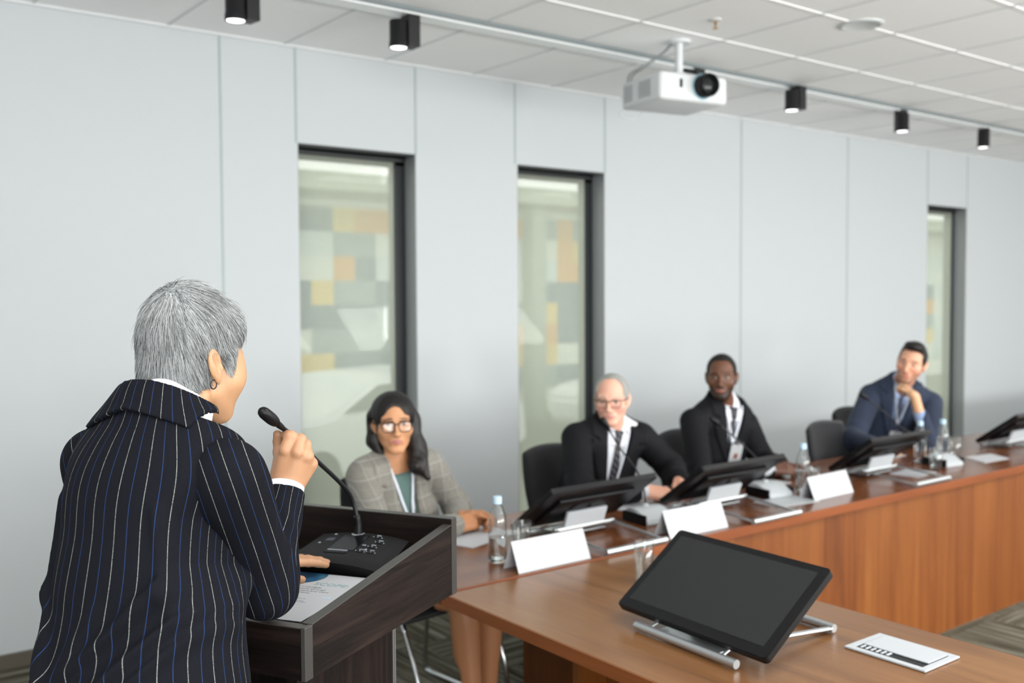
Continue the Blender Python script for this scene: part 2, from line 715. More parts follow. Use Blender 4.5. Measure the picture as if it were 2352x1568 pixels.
def car(x, y, rz, lab, s=1.0):
    t = thing('parked_car', lab, 'car', (x, y, -0.8), rz, 'white cars parked in the yard')
    prof = [(-2.2, .35), (-2.25, .75), (-2.1, .95), (-1.2, 1.05), (-0.55, 1.45), (0.9, 1.5), (1.7, 1.1), (2.2, .95), (2.25, .4), (1.9, .28), (-1.9, .28)]
    R = Matrix.Rotation(math.pi / 2, 4, 'X')
    bm = B()
    prism(bm, [(p[0] * s, p[1] * s) for p in prof], -0.85 * s, 0.85 * s, R)
    bmesh.ops.bevel(bm, geom=bm.edges[:], offset=0.06, segments=2, affect='EDGES')
    obj('car_body', bm, M['car'], t, angle=40)
    bm = B()
    prism(bm, [(-1.05 * s, 1.07 * s), (-0.5 * s, 1.38 * s), (0.85 * s, 1.42 * s), (1.45 * s, 1.12 * s)], -0.87 * s, 0.87 * s, R)
    obj('side_window', bm, M['carglass'], t)
    for sx in (-1.4, 1.4):
        for sy in (-0.78, 0.78):
            bm = B()
            lathe(bm, [(0, -.1), (.26, -.11), (.33, -.06), (.33, .06), (.26, .11), (0, .1)], (sx * s, sy * s, .33 * s), 20, R)
            obj('wheel', bm, M['tyre'], t, angle=40)
    return t


car(6.6, 11.8, 0.15, 'white car seen through the window behind the woman in the blazer')
car(13.2, 12.6, 0.1, 'white car seen through the window behind the white-haired man')

# ================================================================ on the ceiling
t = thing('lighting_track', 'long white surface-mounted lighting track running along the ceiling', 'track', (5.6, 3.93, HC))
bm = B()
box(bm, (0, 0.05, -0.014), (13.6, 0.10, 0.028), 0.002)
obj('track_profile', bm, M['track_white'], t)
bm = B()
box(bm, (0, -0.010, -0.010), (13.6, 0.020, 0.020))
obj('track_slot', bm, M['track_dark'], t)


def spotlight(x, y, lab, rz, z=HC - 0.028):
    """lamp cylinder at the origin, driver box to its local +x"""
    t = thing('track_spotlight', lab, 'spotlight', (x, y, z), rz, 'black track spotlights')
    bm = B()
    box(bm, (0.062, 0, -0.072), (0.062, 0.080, 0.144), 0.004)
    obj('driver_box', bm, M['black'], t)
    bm = B()
    lathe(bm, [(0, -0.030), (0.040, -0.030), (0.042, -0.033), (0.042, -0.125), (0.0445, -0.128), (0.0445, -0.152), (0.041, -0.154), (0.037, -0.148), (0.034, -0.135), (0, -0.135)], (0, 0, 0), 32)
    obj('lamp_head', bm, M['black'], t, angle=40)
    bm = B()
    lathe(bm, [(0, -0.142), (0.036, -0.149), (0.0368, -0.152)], (0, 0, 0), 24)
    obj('lit_lens', bm, M['bulb'], t, smooth=True)
    bm = B()
    box(bm, (0.062, 0, 0.0), (0.05, 0.03, 0.012), 0.002)
    obj('track_adapter', bm, M['black'], t)
    return t


spotlight(1.63, 3.99, 'black ceiling spotlight at the top edge above the first tall wall joint', 0.15)
spotlight(2.40, 3.975, 'black ceiling spotlight with a separate box beside its lamp, above the left tall window', -0.05)
spotlight(4.30, 3.95, 'black ceiling spotlight mostly hidden behind the white projector', -0.3)
spotlight(5.15, 3.87, 'black ceiling spotlight just right of the projector', 0.0)
spotlight(6.43, 3.90, 'black ceiling spotlight in the middle of the right-hand three', 0.75)
spotlight(7.64, 3.95, 'black ceiling spotlight farthest right, near the end of the track', 0.4)

t = thing('ceiling_speaker', 'flat round white speaker grille in the ceiling at top right', 'speaker', (4.36, 2.87, HC))
bm = B()
lathe(bm, [(0, -0.004), (0.085, -0.006), (0.092, -0.010), (0.103, -0.006), (0.105, 0)], (0, 0, 0), 40)
obj('grille', bm, mat('ceiling_speaker_grille', (206, 210, 210), 0.5), t, angle=30)
t = thing('fire_sprinkler', 'small brass fire sprinkler head in the ceiling near the projector', 'sprinkler', (3.72, 3.24, HC))
bm = B()
lathe(bm, [(0.030, 0), (0.028, -0.005), (0.012, -0.008), (0, -0.008)], (0, 0, 0), 24)
obj('escutcheon', bm, M['white'], t, angle=30)
bm = B()
lathe(bm, [(0, -0.008), (0.007, -0.008), (0.007, -0.022), (0.004, -0.026), (0.004, -0.040), (0.014, -0.042), (0.014, -0.044), (0, -0.044)], (0, 0, 0), 16)
obj('sprinkler_head', bm, mat('brass', (190, 150, 80), 0.3, metal=1.0), t, angle=30)

# projector
t = thing('projector', 'white projector hanging from a ceiling mount with a big black lens', 'projector', (3.815, 3.47, 2.63), -0.18)
t.scale = (1.06, 1.06, 1.06)
MH = (HC - 2.63) / 1.06
bm = B()
box(bm, (0, 0.15, 0.07), (0.40, 0.33, 0.135), 0.022, 4)
obj('housing', bm, M['white'], t, angle=50)
bm = B()
RX = Matrix.Rotation(math.pi / 2, 4, 'X')
lathe(bm, [(0, -0.02), (0.058, -0.02), (0.062, 0.006), (0.056, 0.010)], (0.045, -0.012, 0.078), 36, RX)
obj('lens_ring', bm, mat('pale_blue_ring', (150, 190, 205), 0.3), t, angle=40)
bm = B()
lathe(bm, [(0.03, 0.0), (0.054, 0.0), (0.056, 0.05), (0.050, 0.064), (0.044, 0.058), (0.034, 0.035), (0, 0.03)], (0.045, -0.018, 0.078), 36, RX)
obj('lens_barrel', bm, M['blackpl'], t, angle=40)
bm = B()
lathe(bm, [(0, 0.052), (0.02, 0.049), (0.036, 0.040)], (0.045, -0.018, 0.078), 24, RX)
obj('lens_glass', bm, M['screen'], t, smooth=True)
bm = B()
box(bm, (-0.080, -0.0165, 0.085), (0.014, 0.004, 0.04))
obj('sensor_window', bm, M['blackpl'], t)
for (yy, ww) in ((0.11, 0.10), (0.25, 0.07)):
    bm = B()
    for q in range(9):
        box(bm, (-0.2005, yy, 0.035 + q * 0.009), (0.003, ww, 0.004))
    obj('vent_grille', bm, mat('grille_grey', (160, 164, 166), 0.5), t)
bm = B()
box(bm, (0.03, 0.15, 0.142), (0.17, 0.15, 0.012), 0.003)
box(bm, (0.03, 0.15, 0.16), (0.05, 0.05, 0.03), 0.003)
lathe(bm, [(0, 0), (0.019, 0), (0.019, MH - 0.165), (0, MH - 0.165)], (0.03, 0.15, 0.165), 20)
lathe(bm, [(0, 0), (0.055, 0), (0.055, 0.014), (0, 0.014)], (0.03, 0.15, MH - 0.014), 28)
obj('ceiling_mount', bm, M['white'], t, angle=40)
bm = B()
box(bm, (0.085, 0.15, 0.19), (0.05, 0.03, 0.018), 0.003)
obj('mount_clamp', bm, M['blackpl'], t)
for q in range(2):
    bm = B()
    tube(bm, catmull([(0.02 - q * 0.012, 0.17, MH), (-0.04 - q * .01, 0.18, 0.27), (-0.13 - q * .02, 0.2, 0.20), (-0.17 - q * .02, 0.26, 0.16), (-0.15, 0.318, 0.09)], 6), 0.0035, 8)
    obj('cable', bm, mat('grey_cable', (120, 124, 126), 0.5), t, smooth=True)
bm = B()
tube(bm, catmull([(-0.16, 0.318, 0.03), (-0.19, 0.34, -0.01), (-0.15, 0.33, -0.035), (-0.09, 0.33, -0.02), (-0.06, 0.31, 0.02)], 6), 0.0035, 8)
obj('cable', bm, mat('white_cable', (205, 208, 210), 0.5), t, smooth=True)

# ================================================================ tables
TZ = 0.75
TX1 = 12.0
t = thing('conference_table', 'long brown wooden conference table with an orange-brown front panel', 'table', (1.66, 2.53, 0))
bm = B()
box(bm, ((TX1 - 1.66) / 2, 0.385, TZ - 0.02), (TX1 - 1.66, 0.77, 0.04), 0.002)
obj('tabletop', bm, M['tablex'], t)
bm = B()
box(bm, ((TX1 - 1.66) / 2, -0.002, TZ - 0.0195), (TX1 - 1.66, 0.005, 0.037), 0.001)
obj('edge_band', bm, M['edge'], t)
bm = B()
box(bm, ((0.86 + TX1 - 1.66) / 2, 0.03, (TZ - 0.04) / 2), (TX1 - 1.66 - 0.86, 0.022, TZ - 0.04))
obj('front_panel', bm, M['panel'], t)
for x in (0.87, 3.6, 6.4, 9.3):
    bm = B()
    box(bm, (x, 0.38, (TZ - 0.04) / 2), (0.03, 0.62, TZ - 0.04), 0.001)
    obj('support_panel', bm, M['panel'], t)
t = thing('side_table', 'nearer brown wooden table joined at a right angle, carrying the tilted screen', 'table', (2.08, 2.522, 0))
bm = B()
box(bm, (0, -0.953, TZ - 0.021), (0.83, 1.894, 0.038), 0.002)
obj('tabletop', bm, M['table'], t)
bm = B()
box(bm, (-0.4165, -0.95, TZ - 0.021), (0.004, 1.9, 0.036), 0.001)
box(bm, (0.4165, -0.95, TZ - 0.021), (0.004, 1.9, 0.036), 0.001)
obj('edge_band', bm, M['edgey'], t)
for y in (-0.10, -1.75):
    bm = B()
    box(bm, (0.06 if y < -1 else 0.2, y, (TZ - 0.04) / 2), (0.62 if y < -1 else 0.34, 0.03, TZ - 0.04), 0.001)
    obj('support_panel', bm, M['panel'], t)
bm = B()
box(bm, (0.16, -0.92, 0.48), (0.02, 1.6, 0.46), 0.001)
obj('modesty_panel', bm, M['panel'], t)

# flush cable box in the nearer table
t = thing('table_socket_box', 'flat silver cable outlet box with open flap slot set flush in the near table', 'cable box', (2.288, 1.375, TZ))
t.rotation_euler = (0, 0, 0.0)
bm = B()
for c_, s_ in (((-0.0705, 0, 0.002), (0.018, 0.222, 0.005)), ((0.0705, 0, 0.002), (0.018, 0.222, 0.005)), ((0, 0.102, 0.002), (0.124, 0.018, 0.005)), ((0, -0.102, 0.002), (0.124, 0.018, 0.005))):
    box(bm, c_, s_, 0.0012)
obj('rim', bm, M['silverpl'], t)
bm = B()
box(bm, (0, 0, 0.0008), (0.124, 0.187, 0.002))
obj('well', bm, M['black'], t)
bm = B()
box(bm, (0.017, 0, 0.004), (0.088, 0.178, 0.003), 0.001)
obj('flap', bm, M['silverpl'], t)
bm = B()
for q in range(6):
    box(bm, (-0.043, 0.080 - q * 0.0145, 0.0035), (0.022, 0.006, 0.003), 0.0008)
obj('brush_comb', bm, M['silverpl'], t)


# ---------------------------------------------------------------- tilting screens on silver stands
def monitor_proto():
    """user sits on local -y; width along x; bottom edge over the origin"""
    t = thing('tilted_monitor', '', 'monitor')
    W_, L_, tl = 0.53, 0.30, 0.945
    R = Matrix.Translation((0, 0, 0.047)) @ Matrix.Rotation(-tl, 4, 'X')   # local panel plane x,z with -y facing the user
    bm = B()
    prism(bm, rrect(W_, L_, 0.012), -0.004, 0.018, R @ Matrix.Translation((0, 0, L_ / 2)) @ Matrix.Rotation(math.pi / 2, 4, 'X') @ Matrix.Scale(-1, 4, (0, 0, 1)))
    bmesh.ops.bevel(bm, geom=[e for e in bm.edges if e.is_manifold and e.calc_face_angle(0) > 1.0], offset=0.002, segments=2, affect='EDGES')
    pn = obj('panel', bm, M['blackpl'], t, angle=35)
    bm = B()
    prism(bm, rrect(W_ - 0.052, L_ - 0.052, 0.002), 0.0, 0.0012, R @ Matrix.Translation((0, -0.0048, L_ / 2 + 0.004)) @ Matrix.Rotation(math.pi / 2, 4, 'X') @ Matrix.Scale(-1, 4, (0, 0, 1)))
    obj('screen', bm, M['screen'], t)
    bm = B()
    box(bm, (0, 0.024, L_ * 0.48), (W_ * 0.72, 0.016, L_ * 0.62), 0.006, 2, R)
    obj('rear_cover', bm, M['blackpl'], t, angle=40)
    bm = B()
    tube(bm, [R @ Vector((0.05 + 0.05 * math.cos(a), 0.034, 0.17 + 0.035 * math.sin(a))) for a in np.linspace(-0.6, 3.6, 16)], 0.0025, 6)
    obj('cable', bm, M['blackpl'], t, smooth=True)
    # stand
    bm = B()
    tube(bm, [(-0.18, -0.006, 0.013), (0.18, -0.006, 0.013)], 0.0115, 20)
    obj('front_bar', bm, M['silver'], t, angle=40)
    bm = B()
    box(bm, (0, 0.066, 0.016), (0.22, 0.115, 0.005), 0.001)
    obj('stand_plate', bm, M['silver'], t)
    for sx in (-1, 1):
        bm = B()
        tube(bm, [(sx * 0.13, -0.006, 0.018), (sx * 0.125, 0.06, 0.040)], 0.005, 10)
        tube(bm, [(sx * 0.142, 0.12, 0.036), (sx * 0.142, 0.40, 0.012)], 0.0095, 12, flat=0.55)
        obj('stand_arm', bm, M['silver'], t, angle=40)
    bm = B()
    tube(bm, [(-0.15, 0.405, 0.0125), (0.15, 0.405, 0.0125)], 0.0115, 20)
    obj('rear_bar', bm, M['silver'], t, angle=40)
    bm = B()
    tube(bm, [(-0.15, 0.12, 0.036), (0.15, 0.12, 0.036)], 0.010, 16)
    obj('hinge_bar', bm, M['silver'], t, angle=40)
    bm = B()
    box(bm, (0, 0.128, 0.072), (0.20, 0.014, 0.065), 0.003, 2, None, Matrix.Rotation(-0.35, 3, 'X'))
    obj('rear_bracket', bm, M['silverpl'], t)
    return t


mon = monitor_proto()
GM = 'tilted touch screens on the tables'
mon['group'] = GM
spots = [((1.884, 1.735), -math.pi / 2 - 0.045, 'black tilted screen on a silver stand on the near table, seen from the front'),
         ((2.50, 2.94), math.pi, 'back of the tilted black screen in front of the white-haired man'),
         ((3.275, 2.925), math.pi + 0.0, 'back of the tilted black screen in front of the bearded man in black suit'),
         ((4.49, 2.95), math.pi, 'back of the tilted black screen in front of the man in the blue suit'),
         ((5.98, 2.98), math.pi, 'tilted black screen at the right edge of the picture, farthest along the table')]
for i, (xy, rz, lab) in enumerate(spots):
    o = mon if i == 0 else copy_tree(mon)
    o.location = (xy[0], xy[1], TZ)
    o.rotation_euler = (0, 0, rz)
    o['label'] = lab


# ---------------------------------------------------------------- chairs
def chair_proto():
    """sitter faces local -y"""
    t = thing('conference_chair', '', 'chair')
    bm = B()
    box(bm, (0, 0, 0.445), (0.47, 0.46, 0.055), 0.026, 4)
    for v in bm.verts:
        if v.co.z > 0.445:
            v.co.z += 0.012 * (1 - (v.co.x / 0.235) ** 2) - (0.012 if v.co.y < -0.18 else 0)
    obj('seat', bm, M['blackfab'], t, smooth=True)
    # back: rounded upright pad, curved round the sitter
    bm = B()
    nx, nz = 18, 16
    W_, H_ = 0.45, 0.46
    grid = {}
    for side in (0, 1):
        for i in range(nx + 1):
            for j in range(nz + 1):
                u, v = i / nx * 2 - 1, j / nz * 2 - 1
                # squircle mapping
                x = u * math.sqrt(1 - 0.20 * v * v)
                z = v * math.sqrt(1 - 0.16 * u * u)
                e = max(0.0, 1 - max(abs(u), abs(v)) ** 6)
                th = 0.024 * math.sqrt(e) if e > 0 else 0
                y = 0.235 - 0.05 * x * x + 0.055 * z + (th if side else -th * 0.9) + 0.012 * math.cos(z * 2)
                grid[(side, i, j)] = bm.verts.new((x * W_ / 2 * (1 - 0.05 * (1 - z) * 0.5), y, 0.70 + z * H_ / 2))
    for side in (0, 1):
        for i in range(nx):
            for j in range(nz):
                q = [grid[(side, i, j)], grid[(side, i + 1, j)], grid[(side, i + 1, j + 1)], grid[(side, i, j + 1)]]
                bm.faces.new(q if side == 0 else q[::-1])
    bmesh.ops.remove_doubles(bm, verts=bm.verts, dist=0.0005)
    obj('backrest', bm, M['blackfab'], t, smooth=True)
    for sx in (-1, 1):
        bm = B()
        tube(bm, catmull([(sx * 0.20, 0.05, 0.425), (sx * 0.205, 0.20, 0.43), (sx * 0.20, 0.252, 0.50), (sx * 0.19, 0.262, 0.62)], 6), 0.010, 10)
        obj('back_upright', bm, M['black'], t, smooth=True)
        bm = B()
        tube(bm, catmull([(sx * 0.22, 0.18, 0.42), (sx * 0.225, 0.215, 0.2), (sx * 0.225, 0.225, 0.04), (sx * 0.225, 0.20, 0.014), (sx * 0.225, 0.10, 0.012), (sx * 0.225, -0.24, 0.012), (sx * 0.225, -0.295, 0.03), (sx * 0.22, -0.28, 0.2), (sx * 0.215, -0.18, 0.42)], 6), 0.0105, 10)
        obj('sled_leg', bm, M['chrome'], t, smooth=True)
    return t


CHAIRS = [((2.13, 3.43), 0.12, 'black chair the woman in the grey checked blazer sits on'),
          ((3.15, 3.52), 0.15, 'black padded chair behind the white-haired man'),
          ((4.04, 3.50), 0.10, 'black chair behind the bearded man in the black suit'),
          ((4.96, 3.22), 0.10, 'empty black chair between the bearded man and the man in the blue suit'),
          ((5.70, 3.56), 0.05, 'black chair the man in the blue suit sits on')]
ch0 = chair_proto()
ch0['group'] = 'black conference chairs behind the long table'
for i, (xy, rz, lab) in enumerate(CHAIRS):
    o = ch0 if i == 0 else copy_tree(ch0)
    o.location = (xy[0], xy[1], 0)
    o.rotation_euler = (0, 0, rz)
    o['label'] = lab


# ---------------------------------------------------------------- things on the tables
def name_card(a, b, lab):
    """folded white tent card; a, b = bottom corners of the front face"""
    a, b = np.array(a[:2]), np.array(b[:2])
    c_ = (a + b) / 2
    w = float(np.linalg.norm(b - a))
    rz = math.atan2(b[1] - a[1], b[0] - a[0])
    t = thing('name_card', lab, 'name card', (c_[0], c_[1], TZ + 0.0005), rz, 'blank white folded name cards')
    h, d = 0.098, 0.085
    bm = B()
    th = 0.0012
    prof = [(0, 0), (d / 2, h), (d, 0), (d - th * 1.5, 0), (d / 2, h - th * 3), (th * 1.5, 0)]
    prism(bm, prof, -w / 2, w / 2, Matrix(((0, 0, 1, 0), (1, 0, 0, 0), (0, 1, 0, 0), (0, 0, 0, 1))))
    o = obj('folded_card', bm, M['paper'], t)
    return t


name_card(onz(1192, 1318, TZ), onz(1357, 1282, TZ), 'blank white folded card nearest the lectern, beside the water bottle')
name_card(onz(1540, 1238, TZ), onz(1673, 1210, TZ), 'blank white folded card above the near tilted screen, in front of the white-haired man')
name_card(onz(1872, 1150, TZ), onz(1961, 1130, TZ), 'blank white folded card farthest right, in front of the empty chair')


def bottle(x, y, lab, level=0.10, h=0.235):
    t = thing('water_bottle', lab, 'bottle', (x, y, TZ), 0, 'clear plastic water bottles with pale blue caps')
    s = h / 0.235
    prof = [(0, 0.004), (0.020, 0.002), (0.028, 0.0), (0.0315, 0.006), (0.032, 0.03), (0.0305, 0.045), (0.032, 0.06), (0.032, 0.135), (0.0295, 0.155), (0.021, 0.180), (0.0145, 0.195), (0.0135, 0.212), (0.0125, 0.212), (0.0135, 0.194), (0.020, 0.179), (0.0283, 0.154), (0.0308, 0.134), (0.0308, 0.06), (0.0293, 0.045), (0.0308, 0.03), (0.030, 0.008), (0, 0.006)]
    bm = B()
    lathe(bm, [(r * s, z * s) for r, z in prof], (0, 0, 0), 32)
    obj('bottle_body', bm, M['glass'], t, smooth=True)
    bm = B()
    lathe(bm, [(0, 0.0065), (0.0296, 0.0085), (0.0304, 0.03), (0.0289, 0.045), (0.0304, 0.06), (0.0304, level), (0, level)], (0, 0, 0), 32)
    obj('water', bm, M['water'], t, angle=50)
    bm = B()
    lathe(bm, [(0.0137, 0.200), (0.0155, 0.200), (0.0155, 0.222), (0.0145, 0.225), (0, 0.225)], (0, 0, 0), 24)
    obj('cap', bm, mat('pale_blue_cap', (176, 205, 226), 0.4), t, angle=40)
    return t


def tumbler(x, y, lab, h=0.115, r=0.036):
    t = thing('drinking_glass', lab, 'glass', (x, y, TZ), 0, 'empty clear drinking glasses')
    bm = B()
    lathe(bm, [(0, 0.001), (r * 0.80, 0.0), (r * 0.84, 0.004), (r, h), (r - 0.0008, h + 0.001), (r - 0.0016, h), (r * 0.80, 0.012), (0, 0.010)], (0, 0, 0), 40)
    obj('glass_body', bm, M['thinglass'], t, smooth=True)
    return t


bottle(2.012, 2.715, 'clear water bottle with pale cap standing beside the nearest name card', 0.085)
bottle(3.84, 2.81, 'clear water bottle behind the far name card, before the empty chair')
bottle(5.02, 2.92, 'clear water bottle behind the tilted screen of the man in blue', 0.15)
bottle(5.18, 2.88, 'clear water bottle right of the man in blue suit, next to a glass', 0.13)
tumbler(2.135, 2.74, 'clear empty glass between the nearest water bottle and the tilted screen')
tumbler(3.955, 2.84, 'clear glass right of the water bottle before the empty chair', 0.10)
tumbler(5.31, 2.88, 'clear glass right of the farthest water bottle')
tumbler(2.235, 2.235, 'clear empty glass on the near table, left behind the tilted screen', 0.125, 0.033)
tumbler(4.86, 2.74, 'clear glass standing before the screen of the man in blue suit', 0.11, 0.034)


def sheet(pts, name, lab, cat, th=0.0012, m_='paper', group=None):
    pts = [np.array(p[:2]) for p in pts]
    c_ = sum(pts) / len(pts)
    bm = B()
    prism(bm, [tuple(p - c_) for p in pts], 0, th)
    o = obj(name, bm, M[m_], None, loc=(c_[0], c_[1], TZ + 0.0003))
    return tag(o, lab, cat, group)


def rect(cx, cy, w, d, rz):
    c_, s_ = math.cos(rz), math.sin(rz)
    return [(cx + c_ * x - s_ * y, cy + s_ * x + c_ * y) for x, y in ((-w / 2, -d / 2), (w / 2, -d / 2), (w / 2, d / 2), (-w / 2, d / 2))]


sheet(rect(2.16, 3.06, 0.30, 0.21, 0.3), 'paper_sheet', 'white papers under the clasped hands of the woman in the blazer', 'paper', 0.002)
sheet(rect(3.02, 3.02, 0.21, 0.25, 0.2), 'paper_sheet', 'white papers under the hands of the white-haired man', 'paper', 0.002)
sheet(rect(3.60, 2.72, 0.26, 0.15, -0.1), 'paper_sheet', 'pale grey sheet on the table left of the far name card', 'paper', 0.002, 'silverpl')
sheet([onz(2215, 1050, TZ), onz(2262, 1063, TZ), onz(2318, 1053, TZ), onz(2275, 1042, TZ)], 'paper_sheet', 'small white paper lying flat before the farthest screen', 'paper', 0.002)
sheet(rect(4.68, 2.76, 0.21, 0.15, 0.1), 'paper_sheet', 'white papers inside the screen stand of the man in blue', 'paper', 0.002)
sheet(rect(3.86, 3.06, 0.24, 0.18, 0.1), 'paper_sheet', 'white papers under the hands of the bearded man', 'paper', 0.002)
sheet(rect(5.05, 3.16, 0.24, 0.16, 0.1), 'paper_sheet', 'white papers in front of the man in the blue suit', 'paper', 0.002)


def mic_unit(x, y, rz, neck, lab):
    """small conference unit, silver with a black slot and a goose neck; neck in world points"""
    t = thing('conference_microphone', lab, 'microphone', (x, y, TZ), rz, 'gooseneck conference microphones on the long table')
    bm = B()
    poly = [(-0.075, 0.0), (0.075, 0.0), (0.075, 0.018), (0.02, 0.050), (-0.02, 0.058), (-0.06, 0.050)]
    prism(bm, poly, -0.075, 0.075, Matrix(((0, 0, 1, 0), (1, 0, 0, 0), (0, 1, 0, 0), (0, 0, 0, 1))))
    bmesh.ops.bevel(bm, geom=bm.edges[:], offset=0.005, segments=2, affect='EDGES')
    obj('unit_body', bm, M['silverpl'], t, angle=40)
    bm = B()
    box(bm, (-0.076, 0, 0.022), (0.008, 0.146, 0.04), 0.002)
    obj('side_cover', bm, M['blackpl'], t)
    bm = B()
    box(bm, (0.076, 0, 0.022), (0.008, 0.146, 0.04), 0.002)
    obj('side_cover', bm, M['blackpl'], t)
    bm = B()
    box(bm, (0.01, -0.0655, 0.038), (0.075, 0.010, 0.02), 0.003, 2, None, Matrix.Rotation(0.25, 3, 'X'))
    obj('speaker_slot', bm, M['blackpl'], t)
    Mi = Matrix.Translation((x, y, TZ)) @ Matrix.Rotation(rz, 4, 'Z')
    Mi = Mi.inverted()
    pts = [Mi @ Vector(p) for p in neck]
    cv = catmull(pts, 8)
    bm = B()
    lathe(bm, [(0.016, -0.004), (0.014, 0.006), (0.007, 0.012), (0, 0.012)], pts[0], 20)
    obj('neck_collar', bm, M['silverpl'], t, angle=40)
    bm = B()
    tube(bm, cv, 0.0038, 10)
    gn = obj('gooseneck', bm, M['black'], t, smooth=True)
    d = (Vector(cv[-1]) - Vector(cv[-2])).normalized()
    e = Vector(cv[-1])
    bm = B()
    tube(bm, [e - d * 0.01, e + d * 0.004, e + d * 0.012, e + d * 0.03, e + d * 0.05, e + d * 0.058], [0.005, 0.0075, 0.011, 0.0125, 0.011, 0.005], 16)
    obj('microphone_head', bm, M['blackpl'], gn, smooth=True)
    return t


mic_unit(2.86, 2.83, math.pi - 0.1, [(2.87, 2.86, 0.805), (2.87, 2.87, 0.87), ony(1462, 1080, 2.93), ony(1425, 1030, 3.0), ony(1398, 985, 3.02)], 'gooseneck microphone whose head is before the chin of the white-haired man')
mic_unit(3.66, 2.86, math.pi - 0.1, [(3.67, 2.89, 0.805), (3.665, 2.91, 0.87), ony(1745, 1060, 2.92), ony(1700, 1015, 3.0), ony(1652, 975, 3.05)], 'gooseneck microphone standing before the bearded man, left of the far name card')
mic_unit(5.04, 2.80, math.pi - 0.1, [(5.03, 2.84, 0.805), (5.02, 2.86, 0.87), ony(2075, 985, 2.92), ony(2035, 950, 3.0), ony(1992, 916, 3.05)], 'gooseneck microphone standing before the man in the blue suit')


def pen(a, b, lab):
    c_ = (np.array(a) + np.array(b)) / 2
    t = thing('pen', lab, 'pen', tuple(c_), 0)
    a, b = Vector(np.array(a) - c_), Vector(np.array(b) - c_)
    d = (b - a)
    bm = B()
    tube(bm, [a, a + d * .06, a + d * .1, b - d * .02, b], [0.001, 0.003, 0.005, 0.005, 0.004], 12)
    obj('barrel', bm, M['silverpl'], t, smooth=True)
    bm = B()
    tube(bm, [a + d * .55 + Vector((0, 0, .0065)), b - d * .02 + Vector((0, 0, .0065))], 0.0016, 6)
    obj('clip', bm, M['silver'], t)
    return t


# ================================================================ lectern
LO = (0.8687, 2.0131, 0.0)
LRZ = math.atan2(-0.8746, 0.4848)
LM = Matrix.Translation(LO) @ Matrix.Rotation(LRZ, 4, 'Z')
D2, W2 = 0.295, 0.31
ZB, ZP = 0.975, 1.050
lec = thing('lectern', 'dark wenge wooden lectern with a sloping box top the speaker stands at', 'lectern', LO, LRZ)
# right/left cheeks: sloping top edge
for sx, nm in ((1, 'side_board'), (-1, 'side_board')):
    bm = B()
    prof = [(-D2 + 0.022, ZB), (D2 - 0.02, ZB - 0.002), (D2 - 0.02, 1.133), (-D2 + 0.022, 1.070)]
    prism(bm, prof, sx * W2 - (0.022 if sx > 0 else 0), sx * W2 + (0 if sx > 0 else 0.022), Matrix(((0, 0, 1, 0), (1, 0, 0, 0), (0, 1, 0, 0), (0, 0, 0, 1))))
    sb = obj(nm, bm, M['wenge_y'], lec)
    bm = B()
    a, b = Vector((sx * (W2 - 0.011), -D2 + 0.022, 1.0708)), Vector((sx * (W2 - 0.011), D2 - 0.02, 1.1338))
    d = (b - a)
    ang = math.atan2(d.z, d.y)
    box(bm, (a + b) / 2, (0.0225, d.length, 0.002), 0.0006, 1, None, Matrix.Rotation(ang, 3, 'X'))
    obj('edge_band', bm, M['edgeband'], sb)
bm = B()
box(bm, (0, -D2 + 0.011, (ZB + 1.068) / 2), (2 * W2 - 0.02, 0.022, 1.068 - ZB))
nb = obj('near_board', bm, M['wenge_x'], lec)
bm = B()
box(bm, (W2 - 0.004, -D2 + 0.011, (ZB + 1.070) / 2), (0.010, 0.024, 1.072 - ZB), 0.0015)
box(bm, (0, -D2 + 0.011, 1.0688), (2 * W2 - 0.02, 0.0225, 0.002), 0.0006)
obj('edge_band', bm, M['edgeband'], nb)
bm = B()
box(bm, (0, D2 - 0.010, (ZB + 1.148) / 2 - 0.002), (2 * W2, 0.022, 1.150 - ZB))
fb = obj('front_board', bm, M['wenge_x'], lec)
bm = B()
box(bm, (W2 + 0.0005, D2 - 0.010, (ZB + 1.148) / 2 - 0.002), (0.0025, 0.0235, 1.150 - ZB), 0.0008)
box(bm, (0, D2 - 0.010, 1.1475), (2 * W2, 0.0235, 0.0025), 0.0008)
obj('edge_band', bm, M['edgeband'], fb)
bm = B()
box(bm, (0, 0, ZP - 0.009), (2 * W2 - 0.044, 2 * D2 - 0.042, 0.018))
obj('writing_surface', bm, M['wenge_x'], lec)
bm = B()
XI = W2 - 0.05
y0, y1 = -D2 + 0.043, -D2 + 0.395
for sx in (-1, 1):
    box(bm, (sx * (XI - 0.011), (y0 + y1) / 2, (ZB + 0.06) / 2), (0.022, y1 - y0, ZB - 0.06))
box(bm, (0, y1 - 0.011, (ZB + 0.06) / 2), (2 * XI - 0.04, 0.022, ZB - 0.06))
cl = obj('column', bm, M['wenge_z'], lec)
bm = B()
box(bm, (XI + 0.0005, y1 - 0.008, (ZB + 0.06) / 2), (0.0025, 0.004, ZB - 0.06))
box(bm, (XI - 0.0005, y1 + 0.001, (ZB + 0.06) / 2), (0.002, 0.004, ZB - 0.06))
obj('edge_band', bm, M['silver'], cl)
bm = B()
box(bm, (0, (y0 + y1) / 2 - 0.02, 0.52), (2 * XI - 0.046, 0.26, 0.018))
obj('shelf', bm, M['wenge_x'], lec)
bm = B()
box(bm, (0, -0.02, 0.03), (2 * W2 - 0.04, 0.50, 0.06), 0.002)
obj('plinth', bm, M['wenge_x'], lec)

